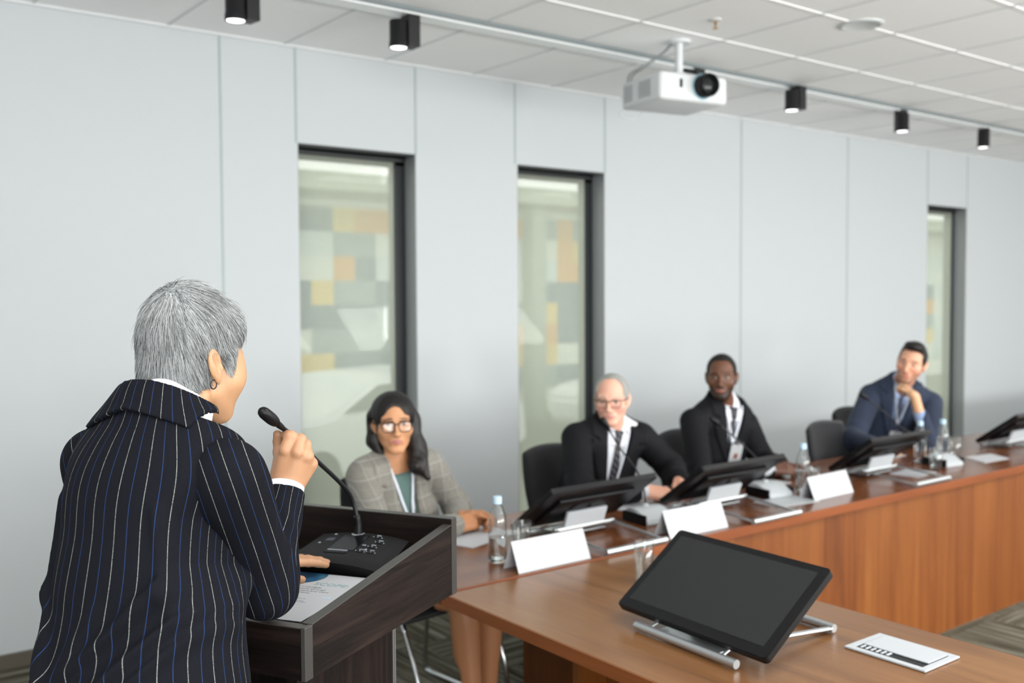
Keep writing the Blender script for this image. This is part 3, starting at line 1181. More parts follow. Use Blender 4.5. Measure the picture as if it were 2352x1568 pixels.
# conference unit on the lectern; local frame near the lectern's
UC = Vector((0.112, 0.160, ZP))
um = thing('lectern_microphone_unit', 'black desk microphone unit with a long gooseneck on the lectern, held by the speaker', 'microphone', tuple(LM @ UC), LRZ + 0.06)
UM = (Matrix.Translation(LM @ UC) @ Matrix.Rotation(LRZ + 0.06, 4, 'Z'))
UI = UM.inverted()
# arched slab: top surface height over (x, y)


def utop(x, y):
    return 0.030 + 0.16 * (y + 0.08) * 1.2 * 0.9 - 0.9 * x * x * 0.55


bm = B()
nx, ny = 20, 10
g0, g1 = {}, {}
for i in range(nx + 1):
    for j in range(ny + 1):
        u, v = i / nx * 2 - 1, j / ny * 2 - 1
        wx = 0.112 + 0.008 * (1 - v)
        x, y = u * wx, v * 0.082 - 0.010 * u * u
        z = utop(x, y)
        ed = max(abs(u), abs(v))
        if ed > 0.93:
            z -= (ed - 0.93) / 0.07 * 0.004
        g0[(i, j)] = bm.verts.new((x, y, z))
        g1[(i, j)] = bm.verts.new((x * 0.9, y * 0.9, max(0.001, z * 0.25 if abs(u) > .95 or abs(v) > .95 else 0.001) * 0 + 0.001))
for i in range(nx):
    for j in range(ny):
        bm.faces.new((g0[(i, j)], g0[(i + 1, j)], g0[(i + 1, j + 1)], g0[(i, j + 1)]))
        bm.faces.new((g1[(i, j)], g1[(i, j + 1)], g1[(i + 1, j + 1)], g1[(i + 1, j)]))
for i in range(nx):
    bm.faces.new((g0[(i, 0)], g1[(i, 0)], g1[(i + 1, 0)], g0[(i + 1, 0)]))
    bm.faces.new((g0[(i, ny)], g0[(i + 1, ny)], g1[(i + 1, ny)], g1[(i, ny)]))
for j in range(ny):
    bm.faces.new((g0[(0, j)], g0[(0, j + 1)], g1[(0, j + 1)], g1[(0, j)]))
    bm.faces.new((g0[(nx, j)], g1[(nx, j)], g1[(nx, j + 1)], g0[(nx, j + 1)]))
obj('unit_body', bm, mat('soft_black_plastic', (22, 22, 23), 0.55, spec=0.3), um, angle=35)
slope = Matrix.Rotation(math.atan(0.173), 3, 'X')
mk = mat('unit_marking_grey', (170, 176, 186), 0.4)


def onunit(bm, x, y, sx_, sy_, h=0.0012, lift=0.0):
    sl = math.atan(-0.99 * x)
    box(bm, (x, y, utop(x, y) + lift), (sx_, sy_, h), 0, 2, None, Matrix.Rotation(math.atan(0.173), 3, 'X') @ Matrix.Rotation(-sl, 3, 'Y'))


bm = B()
onunit(bm, -0.012, 0.018, 0.062, 0.085, 0.0018)
obj('glossy_panel', bm, mat('glossy_black', (8, 9, 13), 0.2, spec=0.3), um)
bm = B()
onunit(bm, -0.018, -0.027, 0.050, 0.002, 0.002, 0.0005)
obj('status_light', bm, mk, um)
bm = B()
onunit(bm, -0.018, -0.036, 0.054, 0.010, 0.002, 0.0003)
obj('talk_button', bm, M['blackpl'], um)
bm = B()
onunit(bm, -0.068, 0.030, 0.022, 0.018, 0.0015)
obj('display', bm, mat('blue_black_display', (16, 24, 46), 0.15), um)
for (x, y) in ((0.040, 0.056), (0.057, 0.032), (0.052, 0.006), (0.036, -0.022), (0.062, -0.020)):
    bm = B()
    onunit(bm, x, y, 0.014, 0.011, 0.002, 0.0002)
    bt = obj('button', bm, M['blackpl'], um)
    bm = B()
    onunit(bm, x, y + 0.0085, 0.011, 0.0016, 0.0012, 0.0008)
    onunit(bm, x, y, 0.002, 0.002, 0.0012, 0.0015)
    onunit(bm, x + 0.011, y - 0.001, 0.0022, 0.0022, 0.0012, 0.0008)
    onunit(bm, x - 0.011, y + 0.001, 0.0016, 0.0022, 0.0012, 0.0008)
    obj('button_marking', bm, mk, bt)
bm = B()
onunit(bm, 0.028, 0.009, 0.0035, 0.003, 0.0012, 0.0008)
onunit(bm, 0.033, 0.009, 0.0025, 0.004, 0.0012, 0.0008)
onunit(bm, -0.070, 0.058, 0.006, 0.003, 0.0012, 0.0006)
onunit(bm, -0.086, 0.010, 0.005, 0.004, 0.0012, 0.0006)
onunit(bm, 0.045, -0.012, 0.004, 0.007, 0.0012, 0.0008)
obj('printed_symbols', bm, mk, um)
NB = UM @ Vector((-0.018, 0.070, 0.052))
S0 = (NB - Vector(CAM)).dot(CF)
NP = [Vector(NB), Vector(NB) + Vector((-0.002, 0, 0.035)), Vector(dep(806, 1140, S0 - 0.02)), Vector(dep(778, 1105, S0 - 0.09)), Vector(dep(722, 1052, 2.06)), Vector(dep(680, 1009, 1.965)), Vector(dep(646, 980, 1.912))]
cv = [UI @ Vector(p) for p in catmull(NP, 10)]
bm = B()
lathe(bm, [(0.017, -0.006), (0.018, 0.001), (0.014, 0.004), (0, 0.004)], UI @ NB, 28)
obj('neck_ring', bm, M['silver'], um, angle=40)
bm = B()
nb_ = 13
tube(bm, cv[:nb_], list(np.linspace(0.0125, 0.0075, nb_)), 18)
obj('neck_boot', bm, M['blackpl'], um, smooth=True)
bm = B()
tube(bm, cv, 0.0050, 14)
gn = obj('gooseneck', bm, M['black'], um, smooth=True)
e = cv[-1]
tipw = Vector(dep(597, 940, 1.865))
d = ((UI @ tipw) - e).normalized()
ln = ((UI @ tipw) - e).length
bm = B()
prof = [(-0.012, 0.005), (-0.004, 0.007), (0.010, 0.0085), (0.018, 0.0085), (0.020, 0.011), (0.026, 0.0125), (0.036, 0.0140), (0.052, 0.0140), (0.064, 0.0135), (0.072, 0.0112), (0.077, 0.0065), (0.0785, 0.001)]
k_ = ln / 0.0785
tube(bm, [e + d * (p * k_) for p, r in prof], [r * (0.78 if p < 0.02 else 0.84) for p, r in prof], 24)
mh = obj('microphone_head', bm, M['blackpl'], gn, smooth=True)
bm = B()
bmesh.ops.create_uvsphere(bm, u_segments=12, v_segments=8, radius=0.0026)
o = obj('indicator_lamp', bm, M['white'], mh, smooth=True, loc=tuple(e + d * 0.014 * k_ + (UI.to_3x3() @ (-CF)) * 0.0085))
_t = NT(M['blackpl'])
bm = B()
q0 = UM @ Vector((-0.10, 0.05, 0.012))
tube(bm, catmull([UI @ q0, Vector((-0.14, 0.045, 0.014)), Vector((-0.19, 0.02, 0.006)), Vector((-0.24, -0.01, 0.006))], 6), 0.003, 8)
obj('cable', bm, M['blackpl'], um, smooth=True)

# ---------------------------------------------------------------- the printed sheet on the lectern
PW, PH = 0.210, 0.297
pc = Vector((0.130, -0.078, ZP + 0.0008))
sh = thing('printed_page', 'white printed page headed SCOPE: lying on the lectern', 'paper', tuple(LM @ pc), LRZ + 0.075)
bm = B()
box(bm, (0, 0, 0.0006), (PW, PH, 0.0012))
obj('page', bm, M['paper'], sh)
bm = B()
pts = [(-0.060 + 0.062 * math.cos(a), 0.122 + 0.058 * math.sin(a)) for a in np.linspace(0, 2 * math.pi, 49)[:-1]]
pts = [(max(-PW / 2, min(PW / 2, x)), min(PH / 2 - 0.0003, y)) for x, y in pts]
cl_ = []
for p in pts:
    if not cl_ or (abs(p[0] - cl_[-1][0]) + abs(p[1] - cl_[-1][1])) > 1e-5:
        cl_.append(p)
prism(bm, cl_, 0.0011, 0.0015)
gm = mat('printed_blue_picture', (40, 80, 120), 0.5)
_t = NT(gm)
_v = _t.coord('Object', (14, 14, 1))
_t.base(_t.ramp(_t.noise(_v, 1.0, 2, 0.5), [(0.3, (24, 56, 96)), (0.5, (40, 92, 128)), (0.68, (92, 140, 150))]))
obj('round_picture', bm, gm, sh)


def text(s, size, x, y, z, m_, parent, name, shear=0.0, R=None, align='LEFT', ext=0.0001):
    cu = bpy.data.curves.new(name, 'FONT')
    cu.body = s
    cu.size = size
    cu.shear = shear
    cu.align_x = align
    cu.extrude = ext
    cu.space_line = 1.15
    cu.resolution_u = 3
    tmp = bpy.data.objects.new(name, cu)
    col.objects.link(tmp)
    bpy.context.view_layer.update()
    me = bpy.data.meshes.new_from_object(tmp.evaluated_get(bpy.context.evaluated_depsgraph_get()))
    bpy.data.objects.remove(tmp)
    me.name = name
    me.materials.clear()
    me.materials.append(m_)
    o = bpy.data.objects.new(name, me)
    col.objects.link(o)
    o.parent = parent
    o.location = (x, y, z)
    return o


ink = mat('grey_ink', (120, 128, 136), 0.6)
inkt = mat('teal_ink', (120, 158, 160), 0.6)
text('SCOPE:', 0.025, 0.002, 0.070, 0.0014, inkt, sh, 'page_heading')
text('Media boosts and manages\nsocial media presence through\ncustom crafted content and close\ncollaboration with clients.', 0.0112, -0.088, 0.050, 0.0014, ink, sh, 'page_text')
bm = B()
rg = random.Random(3)
for row in range(12):
    y = -0.016 - row * 0.0068 - (0.008 if row > 5 else 0)
    x = -0.085
    end = (-0.085 + 0.10 + rg.random() * 0.03) if row <= 5 else (-0.085 + 0.045 + rg.random() * 0.03)
    while x < end:
        w = 0.004 + rg.random() * 0.009
        box(bm, (x + w / 2, y, 0.0014), (w, 0.0012, 0.0003))
        x += w + 0.0018
box(bm, (-0.04, -0.128, 0.0014), (0.09, 0.0006, 0.0003))
obj('small_print', bm, ink, sh)
bm = B()
for q in (0, 1):
    lathe(bm, [(0, 0.0), (0.0042, 0.0), (0.0042, 0.0003), (0, 0.0003)], (0.072 + q * 0.011, -0.006, 0.0013), 14)
obj('quote_mark', bm, mat('pale_blue_ink', (176, 202, 222), 0.6), sh)

# ================================================================ organic surfaces: signed distance fields, surface nets
F32 = np.float32


def V3(*a):
    return np.array(a, dtype=np.float64)


def unit(v):
    v = np.asarray(v, float)
    return v / np.linalg.norm(v)


def smin(a, b, k):
    if k <= 0:
        return np.minimum(a, b)
    h = np.maximum(k - np.abs(a - b), 0) / k
    return np.minimum(a, b) - h * h * (k * 0.25)


def smax(a, b, k):
    return -smin(-a, -b, k)


def rc(p, a, b, r1, r2):
    a = np.asarray(a, F32)
    ab = np.asarray(b, F32) - a
    q = p - a
    t = np.clip((q @ ab) / F32(ab @ ab), 0, 1)
    return np.linalg.norm(q - t[:, None] * ab, axis=1) - (r1 + (r2 - r1) * t)


def el(p, c, r):
    q = p - np.asarray(c, F32)
    r = np.asarray(r, F32)
    k0 = np.linalg.norm(q / r, axis=1)
    k1 = np.linalg.norm(q / (r * r), axis=1) + 1e-9
    return k0 * (k0 - 1) / k1


def wob(p, f, seed, oct_=2):
    """smooth pseudo noise in about -1..1"""
    g = np.random.RandomState(seed)
    out = 0
    amp = 1.0
    for o in range(oct_):
        for _ in range(3):
            d = g.normal(size=3)
            d /= np.linalg.norm(d)
            out = out + amp * np.sin((p @ d.astype(F32)) * f + g.rand() * 6.28)
        f *= 1.9
        amp *= 0.5
    return out / 3.5


def nets(fn, lo, hi, h, slack=0.016, BS=8):
    lo = np.asarray(lo, float)
    hi = np.asarray(hi, float)
    nb = np.maximum(1, np.ceil((hi - lo) / (h * BS)).astype(int))
    bi = np.stack(np.meshgrid(*[np.arange(n) for n in nb], indexing='ij'), -1).reshape(-1, 3)
    cen = lo + (bi + 0.5) * h * BS
    d = np.concatenate([fn(c.astype(F32)) for c in np.array_split(cen, max(1, len(cen) // 60000))])
    bi = bi[np.abs(d) < 0.87 * h * BS + slack]
    loc = np.stack(np.meshgrid(*[np.arange(BS + 1)] * 3, indexing='ij'), -1).reshape(-1, 3)
    D = np.empty((len(bi), (BS + 1) ** 3), F32)
    step = 300
    for i in range(0, len(bi), step):
        g = (bi[i:i + step, None, :] * BS + loc[None]).reshape(-1, 3)
        D[i:i + step] = fn((lo + g * h).astype(F32)).reshape(-1, (BS + 1) ** 3)
    # drop blocks without a crossing
    keep = (D.min(1) < 0) & (D.max(1) >= 0)
    bi, D = bi[keep], D[keep].reshape(-1, BS + 1, BS + 1, BS + 1)
    inside = D < 0
    dims = nb * BS + 2
    key = lambda c: (c[..., 0] * dims[1] + c[..., 1]) * dims[2] + c[..., 2]
    cor = [(a, b, c) for a in (0, 1) for b in (0, 1) for c in (0, 1)]
    cnt = sum(inside[:, a:a + BS, b:b + BS, c:c + BS].astype(np.int8) for a, b, c in cor)
    act = np.argwhere((cnt > 0) & (cnt < 8))
    blk, ijk = act[:, 0], act[:, 1:]
    vals = np.stack([D[blk, ijk[:, 0] + a, ijk[:, 1] + b, ijk[:, 2] + c] for a, b, c in cor], 1)
    acc = np.zeros((len(act), 3))
    num = np.zeros(len(act))
    carr = np.array(cor, float)
    for i in range(8):
        for j in range(i + 1, 8):
            if np.abs(carr[i] - carr[j]).sum() == 1:
                v0, v1 = vals[:, i], vals[:, j]
                m_ = (v0 < 0) != (v1 < 0)
                t = np.where(m_, v0 / np.where(v0 - v1 == 0, 1, v0 - v1), 0)
                acc += m_[:, None] * (carr[i] + t[:, None] * (carr[j] - carr[i]))
                num += m_
    gc = bi[blk] * BS + ijk
    verts = lo + (gc + acc / num[:, None]) * h
    keys = key(gc)
    order = np.argsort(keys)
    sk = keys[order]

    def find(c):
        k_ = key(c)
        p_ = np.clip(np.searchsorted(sk, k_), 0, len(sk) - 1)
        ok = sk[p_] == k_
        return order[p_], ok
    faces = []
    for ax in range(3):
        sl1 = [slice(0, BS)] * 3
        sl2 = [slice(0, BS)] * 3
        sl2[ax] = slice(1, BS + 1)
        A = inside[(slice(None),) + tuple(sl1)]
        Bm = inside[(slice(None),) + tuple(sl2)]
        e_ = np.argwhere(A != Bm)
        fl = A[tuple(e_.T)]
        g = bi[e_[:, 0]] * BS + e_[:, 1:]
        u_, v_ = np.zeros(3, int), np.zeros(3, int)
        u_[(ax + 1) % 3] = 1
        v_[(ax + 2) % 3] = 1
        q, ok = [], True
        for off in (0 * u_, u_, u_ + v_, v_):
            c = g - off
            idx, o_ = find(c)
            o_ = o_ & (c >= 0).all(1)
            q.append(idx)
            ok = ok & o_
        q = np.stack(q, 1)
        q[~fl] = q[~fl][:, ::-1]
        faces.append(q[ok])
    faces = np.concatenate(faces)
    return verts, faces


def mesh_obj(name, verts, faces, mat_, parent, origin=(0, 0, 0), attrs=None, smooth=True):
    me = bpy.data.meshes.new(name)
    verts = np.asarray(verts) - np.asarray(origin)
    nv, nf = len(verts), len(faces)
    k_ = faces.shape[1]
    me.vertices.add(nv)
    me.vertices.foreach_set('co', verts.astype(F32).ravel())
    me.loops.add(nf * k_)
    me.loops.foreach_set('vertex_index', faces.astype(np.int32).ravel())
    me.polygons.add(nf)
    me.polygons.foreach_set('loop_start', np.arange(0, nf * k_, k_, dtype=np.int32))
    me.update(calc_edges=True)
    me.validate()
    for an, av in (attrs or {}).items():
        av = np.asarray(av, F32)
        if av.ndim == 1:
            a = me.attributes.new(an, 'FLOAT', 'POINT')
            a.data.foreach_set('value', av)
        else:
            a = me.attributes.new(an, 'FLOAT_COLOR', 'POINT')
            a.data.foreach_set('color', np.concatenate([av, np.ones((len(av), 1), F32)], 1).ravel())
    if smooth:
        me.shade_smooth()
    me.materials.append(mat_)
    o = bpy.data.objects.new(name, me)
    col.objects.link(o)
    o.parent = parent
    return o


def sdf_obj(name, fn, lo, hi, h, mat_, parent, origin, attrs=None, relax=0, slack=0.016):
    v, f = nets(fn, lo, hi, h, slack)
    if relax:
        # light smoothing along edges
        for _ in range(relax):
            s_ = np.zeros_like(v)
            c_ = np.zeros(len(v))
            for a in range(4):
                i, j = f[:, a], f[:, (a + 1) % 4]
                np.add.at(s_, i, v[j])
                np.add.at(s_, j, v[i])
                np.add.at(c_, i, 1)
                np.add.at(c_, j, 1)
            v = np.where(c_[:, None] > 0, v * 0.5 + 0.5 * s_ / np.maximum(c_, 1)[:, None], v)
    at = {k_: fu(v.astype(F32)) for k_, fu in (attrs or {}).items()}
    return mesh_obj(name, v, f, mat_, parent, origin, at)


# ---------------------------------------------------------------- people
def attr_mat(name, rough=0.5, sss=0.0, bump=0.0, bscale=400, sheen=0.0, spec=0.5):
    m = mat(name, (200, 160, 130), rough, spec=spec, sheen=sheen)
    t = NT(m)
    a = t.n('Attribute')
    a.attribute_name = 'tone'
    t.base(a.outputs['Color'])
    if sss:
        t.b.inputs['Subsurface Weight'].default_value = sss
        t.b.inputs['Subsurface Radius'].default_value = (0.012, 0.005, 0.003)
        t.b.inputs['Subsurface Scale'].default_value = 0.6
    if bump:
        t.bump(t.noise(t.coord('Object'), bscale, 3, 0.6), bump, 0.001)
    return m


M['skin'] = attr_mat('skin', 0.48, 0.12, 0.25, 350)
M['shirt'] = mat('white_shirt_cotton', (218, 220, 226), 0.75, sheen=0.2)
M['blueshirt'] = mat('light_blue_shirt_cotton', (150, 170, 208), 0.75, sheen=0.2)
M['shoe'] = mat('black_leather', (22, 20, 20), 0.35)


class Frame:
    """origin o, rows right / forward / up, scale s: local = ((p - o) @ M) / s"""
    def __init__(s, o, R_, F_, U_, sc=1.0):
        s.o = np.asarray(o, float)
        s.M = np.stack([R_, F_, U_], 1)
        s.s = sc

    def loc(s, p):
        return ((p - s.o.astype(F32)) @ s.M.astype(F32)) / F32(s.s)

    def w(s, x, y, z):
        return s.o + s.s * (s.M @ np.array([x, y, z], float))


def head_frame(c, az, pitch=0.0, roll=0.0, sc=1.0):
    """az measured from +Y towards +X; pitch up positive; roll tips the crown towards the person's right"""
    f = V3(math.sin(az) * math.cos(pitch), math.cos(az) * math.cos(pitch), math.sin(pitch))
    r = unit(np.cross(f, V3(0, 0, 1)))
    u = np.cross(r, f)
    r2 = r * math.cos(roll) - u * math.sin(roll)
    u2 = u * math.cos(roll) + r * math.sin(roll)
    return Frame(c, r2, f, u2, sc)


def head_sdf(q, o):
    """q in head-local metres; x right, y forward, z up; origin between the ears at eye height"""
    X = np.abs(q[:, 0:1])
    m_ = np.concatenate([X, q[:, 1:]], 1)      # mirrored half
    jw = o.get('jaw', 1.0)
    sk = o.get('skull', 0.097)
    d = el(q, (0, o.get('skc', -0.111 + sk), 0.036), (0.076, sk, 0.086))
    d = smin(d, el(q, (0, 0.030, -0.020), (0.062 * (0.5 + 0.5 * jw), 0.060, 0.086)), 0.03)
    d = smin(d, rc(m_, (0.050 * jw, 0.008, -0.052), (0.018, 0.066, -0.098 + o.get('chin_z', 0.0)), 0.017, 0.015), 0.030)
    d = smin(d, el(q, (0, 0.073, -0.101 + o.get('chin_z', 0.0)), (0.021, 0.016, 0.016)), 0.022)
    ck = o.get('cheek', 1.0)
    d = smin(d, el(m_, (0.047 * ck, 0.055, -0.026), (0.022, 0.022, 0.020)), 0.026)
    if o.get('wide'):
        d = smin(d, el(m_, (0.052, 0.056, 0.000), (0.022, 0.030, 0.040)), 0.03)
        d = smin(d, rc(m_, (0.052, 0.048, -0.030), (0.024, 0.062, -0.088), 0.022, 0.018), 0.03)
    d = smin(d, rc(m_, (0.012, 0.083, 0.022), (0.046, 0.070, 0.024), 0.009, 0.009), 0.016)
    # sockets, eyeballs with lids
    d = smax(d, -el(m_, (0.032, 0.102, 0.003), (0.017, 0.018, 0.012)), 0.012)
    d = smin(d, el(m_, (0.0315, 0.0735, 0.002), (0.0135, 0.0125, 0.0115)), 0.003)
    # nose
    ns = o.get('nose', 1.0)
    d = smin(d, rc(q, (0, 0.086, 0.012), (0, 0.108 + 0.006 * ns, -0.034), 0.0075, 0.0100), 0.012)
    d = smin(d, el(q, (0, 0.108 + 0.006 * ns, -0.036), (0.012, 0.011, 0.010)), 0.006)
    d = smin(d, el(m_, (0.0125, 0.101, -0.040), (0.0075, 0.010, 0.0075)), 0.006)
    # mouth
    d = smin(d, el(q, (0, 0.082, -0.066), (0.030, 0.014, 0.018)), 0.012)
    sm = o.get('smile', 0.0)
    d = smin(d, rc(m_, (0, 0.0930, -0.0630), (0.023, 0.083, -0.0640 + 0.006 * sm), 0.0040, 0.0020), 0.005)
    d = smin(d, rc(m_, (0, 0.0922, -0.0725), (0.019, 0.083, -0.0700 + 0.006 * sm), 0.0046, 0.0022), 0.006)
    d = smax(d, -rc(m_, (0, 0.0980, -0.0675), (0.025, 0.087, -0.0668 + 0.007 * sm), 0.0018, 0.0012), 0.002)
    # ears
    if o.get('ears', True):
        es = o.get('ear_s', 1.0)
        e = (m_ - np.array((0.074 + o.get('ear_x', 0.0), -0.014, -0.006 + o.get('ear_z', 0.0)), F32)) / es
        ca, sa = math.cos(o.get('ear_a', 0.45)), math.sin(o.get('ear_a', 0.45))
        e2 = np.stack([e[:, 0] * ca + e[:, 1] * sa, -e[:, 0] * sa + e[:, 1] * ca, e[:, 2]], 1)
        # tilt the ear slightly backwards
        e2 = np.stack([e2[:, 0], e2[:, 1] - 0.22 * e2[:, 2] * -1, e2[:, 2]], 1)
        outer = el(e2, (0.004, -0.006, 0.004), (0.0075, 0.0185, 0.031))
        outer = smin(outer, el(e2, (0.002, 0.000, -0.027), (0.005, 0.008, 0.010)), 0.008)
        conch = el(e2, (0.0105, 0.000, 0.000), (0.0075, 0.0095, 0.016))
        helix = el(e2, (0.0115, -0.006, 0.014), (0.006, 0.0125, 0.013))
        outer = smax(outer, -conch, 0.004)
        outer = smax(outer, -helix, 0.004)
        outer = smin(outer, el(e2, (0.006, 0.009, -0.004), (0.004, 0.004, 0.006)), 0.004)
        d = smin(d, outer * es, 0.006)
    return d


def skin_tone(q, base, o, far=None):
    """true colours of the face: lips, brows, eyes, stubble"""
    n = len(q)
    c = np.tile(np.array(lin(base), F32), (n, 1))
    X = np.abs(q[:, 0])
    y, z = q[:, 1], q[:, 2]

    def put(mask, colr, k=1.0):
        m_ = np.clip(mask, 0, 1)[:, None] * k
        c[:] = c * (1 - m_) + np.array(lin(colr), F32) * m_
    soft = lambda d, w: np.clip(0.5 - d / w, 0, 1)
    if o.get('beard'):
        jw_ = soft(z + 0.062 + 0.55 * (y - 0.06) - 0.012 * (X > 0.03), 0.022) * (y > -0.01) * (z > -0.15)
        lip_ = soft((X / 0.026) ** 2 + ((z + 0.067) / 0.012) ** 2 - 1, 0.8) * (y > 0.07)
        must = soft((X / 0.029) ** 2 + ((z + 0.0545) / 0.0075) ** 2 - 1, 0.8) * (y > 0.07)
        put(np.maximum(jw_, must) * (1 - lip_), o['beard'], o.get('beard_k', 0.8))
    if o.get('flush'):
        put(soft(((X - 0.042) / 0.022) ** 2 + ((z + 0.03) / 0.018) ** 2 - 1, 1.2) * (y > 0.03), o['flush'], 0.4)
    lips = ((X / 0.0240) ** 2 + ((z + 0.0675) / 0.0088) ** 2 - 1)
    put(soft(lips, 0.5) * (y > 0.078), o.get('lips', (170, 100, 95)), 0.85)
    bx = (X - 0.033) / 0.021
    bz = (z - (0.0245 - 0.10 * (X - 0.033) + 0.0)) / o.get('brow_h', 0.0042)
    put(soft(bx ** 2 + bz ** 2 - 1, 0.8) * (y > 0.045), o.get('brow', (50, 40, 34)), 0.85)
    ex = (X - 0.0315) / 0.0115
    ez = (z - 0.002) / 0.0050
    eye = ex ** 2 + ez ** 2
    put(soft(eye - 1.5, 0.5) * (y > 0.06), o.get('lid', (90, 60, 50)), 0.6)
    put(soft(eye - 0.9, 0.3) * (y > 0.06), (176, 168, 162), 1.0)
    gx = o.get('gaze', 0.0)
    ir = ((q[:, 0] - np.sign(q[:, 0]) * 0.0315 - gx) / 0.0064) ** 2 + ((z - 0.0025) / 0.0060) ** 2
    put(soft(ir - 0.9, 0.3) * (eye < 1.0) * (y > 0.06), o.get('iris', (52, 36, 26)), 1.0)
    return c


def hand_parts(Wp, d, n, t, curl=(0.55, 0.8, 0.5), sc=1.0, thumb=0.0, spread=0.0, fing=None):
    """list of finger chains + palm; Wp wrist, d towards the knuckles, n out of the back, t towards the thumb"""
    Wp, d, n = np.asarray(Wp, float), unit(d), np.asarray(n, float)
    n = unit(n - d * (n @ d))
    t = np.asarray(t, float)
    t = unit(t - d * (t @ d) - n * (t @ n))
    off = [0.028, 0.0095, -0.0095, -0.027]
    alo = [0.088, 0.091, 0.086, 0.077]
    ph = [(0.042, 0.025, 0.020), (0.046, 0.029, 0.021), (0.042, 0.027, 0.020), (0.033, 0.020, 0.018)]
    r0 = [0.0092, 0.0094, 0.0088, 0.0078]
    palm, fingers = [], []
    for i in range(4):
        mcp = Wp + sc * (d * alo[i] + t * off[i] - n * 0.002 * abs(i - 1.2))
        palm.append((Wp + sc * (t * off[i] * 0.62 + d * 0.008), mcp - n * 0.004 * sc, 0.0185 * sc, 0.0112 * sc))
        a = 0.0
        p_ = mcp
        ch = [p_]
        cu = curl if fing is None else fing[i]
        for j in range(3):
            a += cu[j]
            dd = d * math.cos(a) - n * math.sin(a) + t * spread * (1.5 - i) * 0.12
            p_ = p_ + unit(dd) * ph[i][j] * sc
            ch.append(p_)
        fingers.append((ch, [r0[i] * sc * q for q in (1.08, 0.98, 0.88, 0.74)]))
    palm.append((Wp + sc * (d * 0.02 + t * 0.016 - n * 0.010), Wp + sc * (d * 0.055 + t * 0.024 - n * 0.010), 0.017 * sc, 0.012 * sc))
    palm.append((Wp + sc * (d * 0.02 - t * 0.018 - n * 0.008), Wp + sc * (d * 0.060 - t * 0.022 - n * 0.006), 0.015 * sc, 0.012 * sc))
    b = Wp + sc * (d * 0.026 + t * 0.026 - n * 0.008)
    p1 = b + sc * 0.040 * unit(d * 0.70 + t * (0.62 - thumb) - n * (0.30 + thumb))
    p2 = p1 + sc * 0.031 * unit(d * 0.88 + t * (0.10 - thumb) - n * (0.35 + thumb))
    p3 = p2 + sc * 0.024 * unit(d * 0.92 + t * (-0.15 - thumb) - n * (0.25 + 0.5 * thumb))
    fingers.append(([b, p1, p2, p3], [0.0145 * sc, 0.0115 * sc, 0.0105 * sc, 0.0085 * sc]))
    return palm, fingers


def hand_sdf(p, parts, k=0.006):
    palm, fingers = parts
    d = None
    for a, b, r1, r2 in palm:
        e = rc(p, a, b, r1, r2)
        d = e if d is None else smin(d, e, 0.010)
    fd = None
    for ch, rr in fingers:
        g = None
        for i in range(len(ch) - 1):
            e = rc(p, ch[i], ch[i + 1], rr[i], rr[i + 1])
            g = e if g is None else smin(g, e, 0.003)
        for i in range(1, len(ch) - 1):   # knuckles
            e = np.linalg.norm(p - np.asarray(ch[i], F32), axis=1) - rr[i] * 1.05
            g = smin(g, e, 0.003)
        d = smin(d, g, 0.0035) if fd is None else d
        fd = g if fd is None else np.minimum(fd, g)
    return smin(d, fd, k)


class Torso:
    """trunk between the hip point P and the neck base N, local (u right, w forward, v up), origin N"""
    def __init__(s, P, N, SR, SL, wide=1.0, deep=1.0, bust=0.0, belly=0.0):
        s.P, s.N = np.asarray(P, float), np.asarray(N, float)
        s.SR, s.SL = np.asarray(SR, float), np.asarray(SL, float)
        A = unit(s.N - s.P)
        Rr = s.SR - s.SL
        Rr = unit(Rr - A * (Rr @ A))
        Fw = np.cross(A, Rr)
        s.fr = Frame(s.N, Rr, Fw, A)
        s.L = np.linalg.norm(s.N - s.P)
        s.wd, s.dp, s.bust, s.belly = wide, deep, bust, belly
        s.lr, s.ll = s.fr.loc(s.SR[None].astype(F32))[0], s.fr.loc(s.SL[None].astype(F32))[0]

    def sdf(s, p, hips=True):
        q = s.fr.loc(p)
        a, b, L = s.wd, s.dp, s.L
        d = el(q, (0, 0.0, -0.20), (0.155 * a, 0.108 * b, 0.19))
        d = smin(d, el(q, (0, 0.008, -0.36), (0.138 * a, 0.104 * b, 0.16)), 0.08)
        if hips:
            d = smin(d, el(q, (0, 0.0, -L + 0.03), (0.165 * a, 0.125 * b, 0.13)), 0.08)
        d = smin(d, el(q, (0, -0.012, -0.085), (0.135 * a, 0.080 * b, 0.085)), 0.06)
        if s.bust:
            mq = np.concatenate([np.abs(q[:, :1]), q[:, 1:]], 1)
            d = smin(d, el(mq, (0.068, 0.085, -0.20), (0.055, 0.045, 0.055)), 0.05)
        if s.belly:
            d = smin(d, el(q, (0, 0.05, -0.38), (0.12, 0.08, 0.12)), 0.08)
        for sp in (s.lr, s.ll):
            sp = np.array(sp, float)
            d = smin(d, rc(q, (sp[0] * 0.35, sp[1] * .5 - 0.006, -0.045), (sp[0] * 0.92, sp[1], sp[2] - 0.008), 0.052, 0.052), 0.05)
            d = smin(d, rc(q, (0, -0.01, 0.035), (sp[0] * 0.85, sp[1] * .8, sp[2] + 0.018), 0.044, 0.036), 0.035)
        return d


def arm_sdf(p, S, E, W_, r=(0.055, 0.047, 0.046, 0.036), k=0.03):
    return smin(rc(p, S, E, r[0], r[1]), rc(p, E, W_, r[2], r[3]), k)


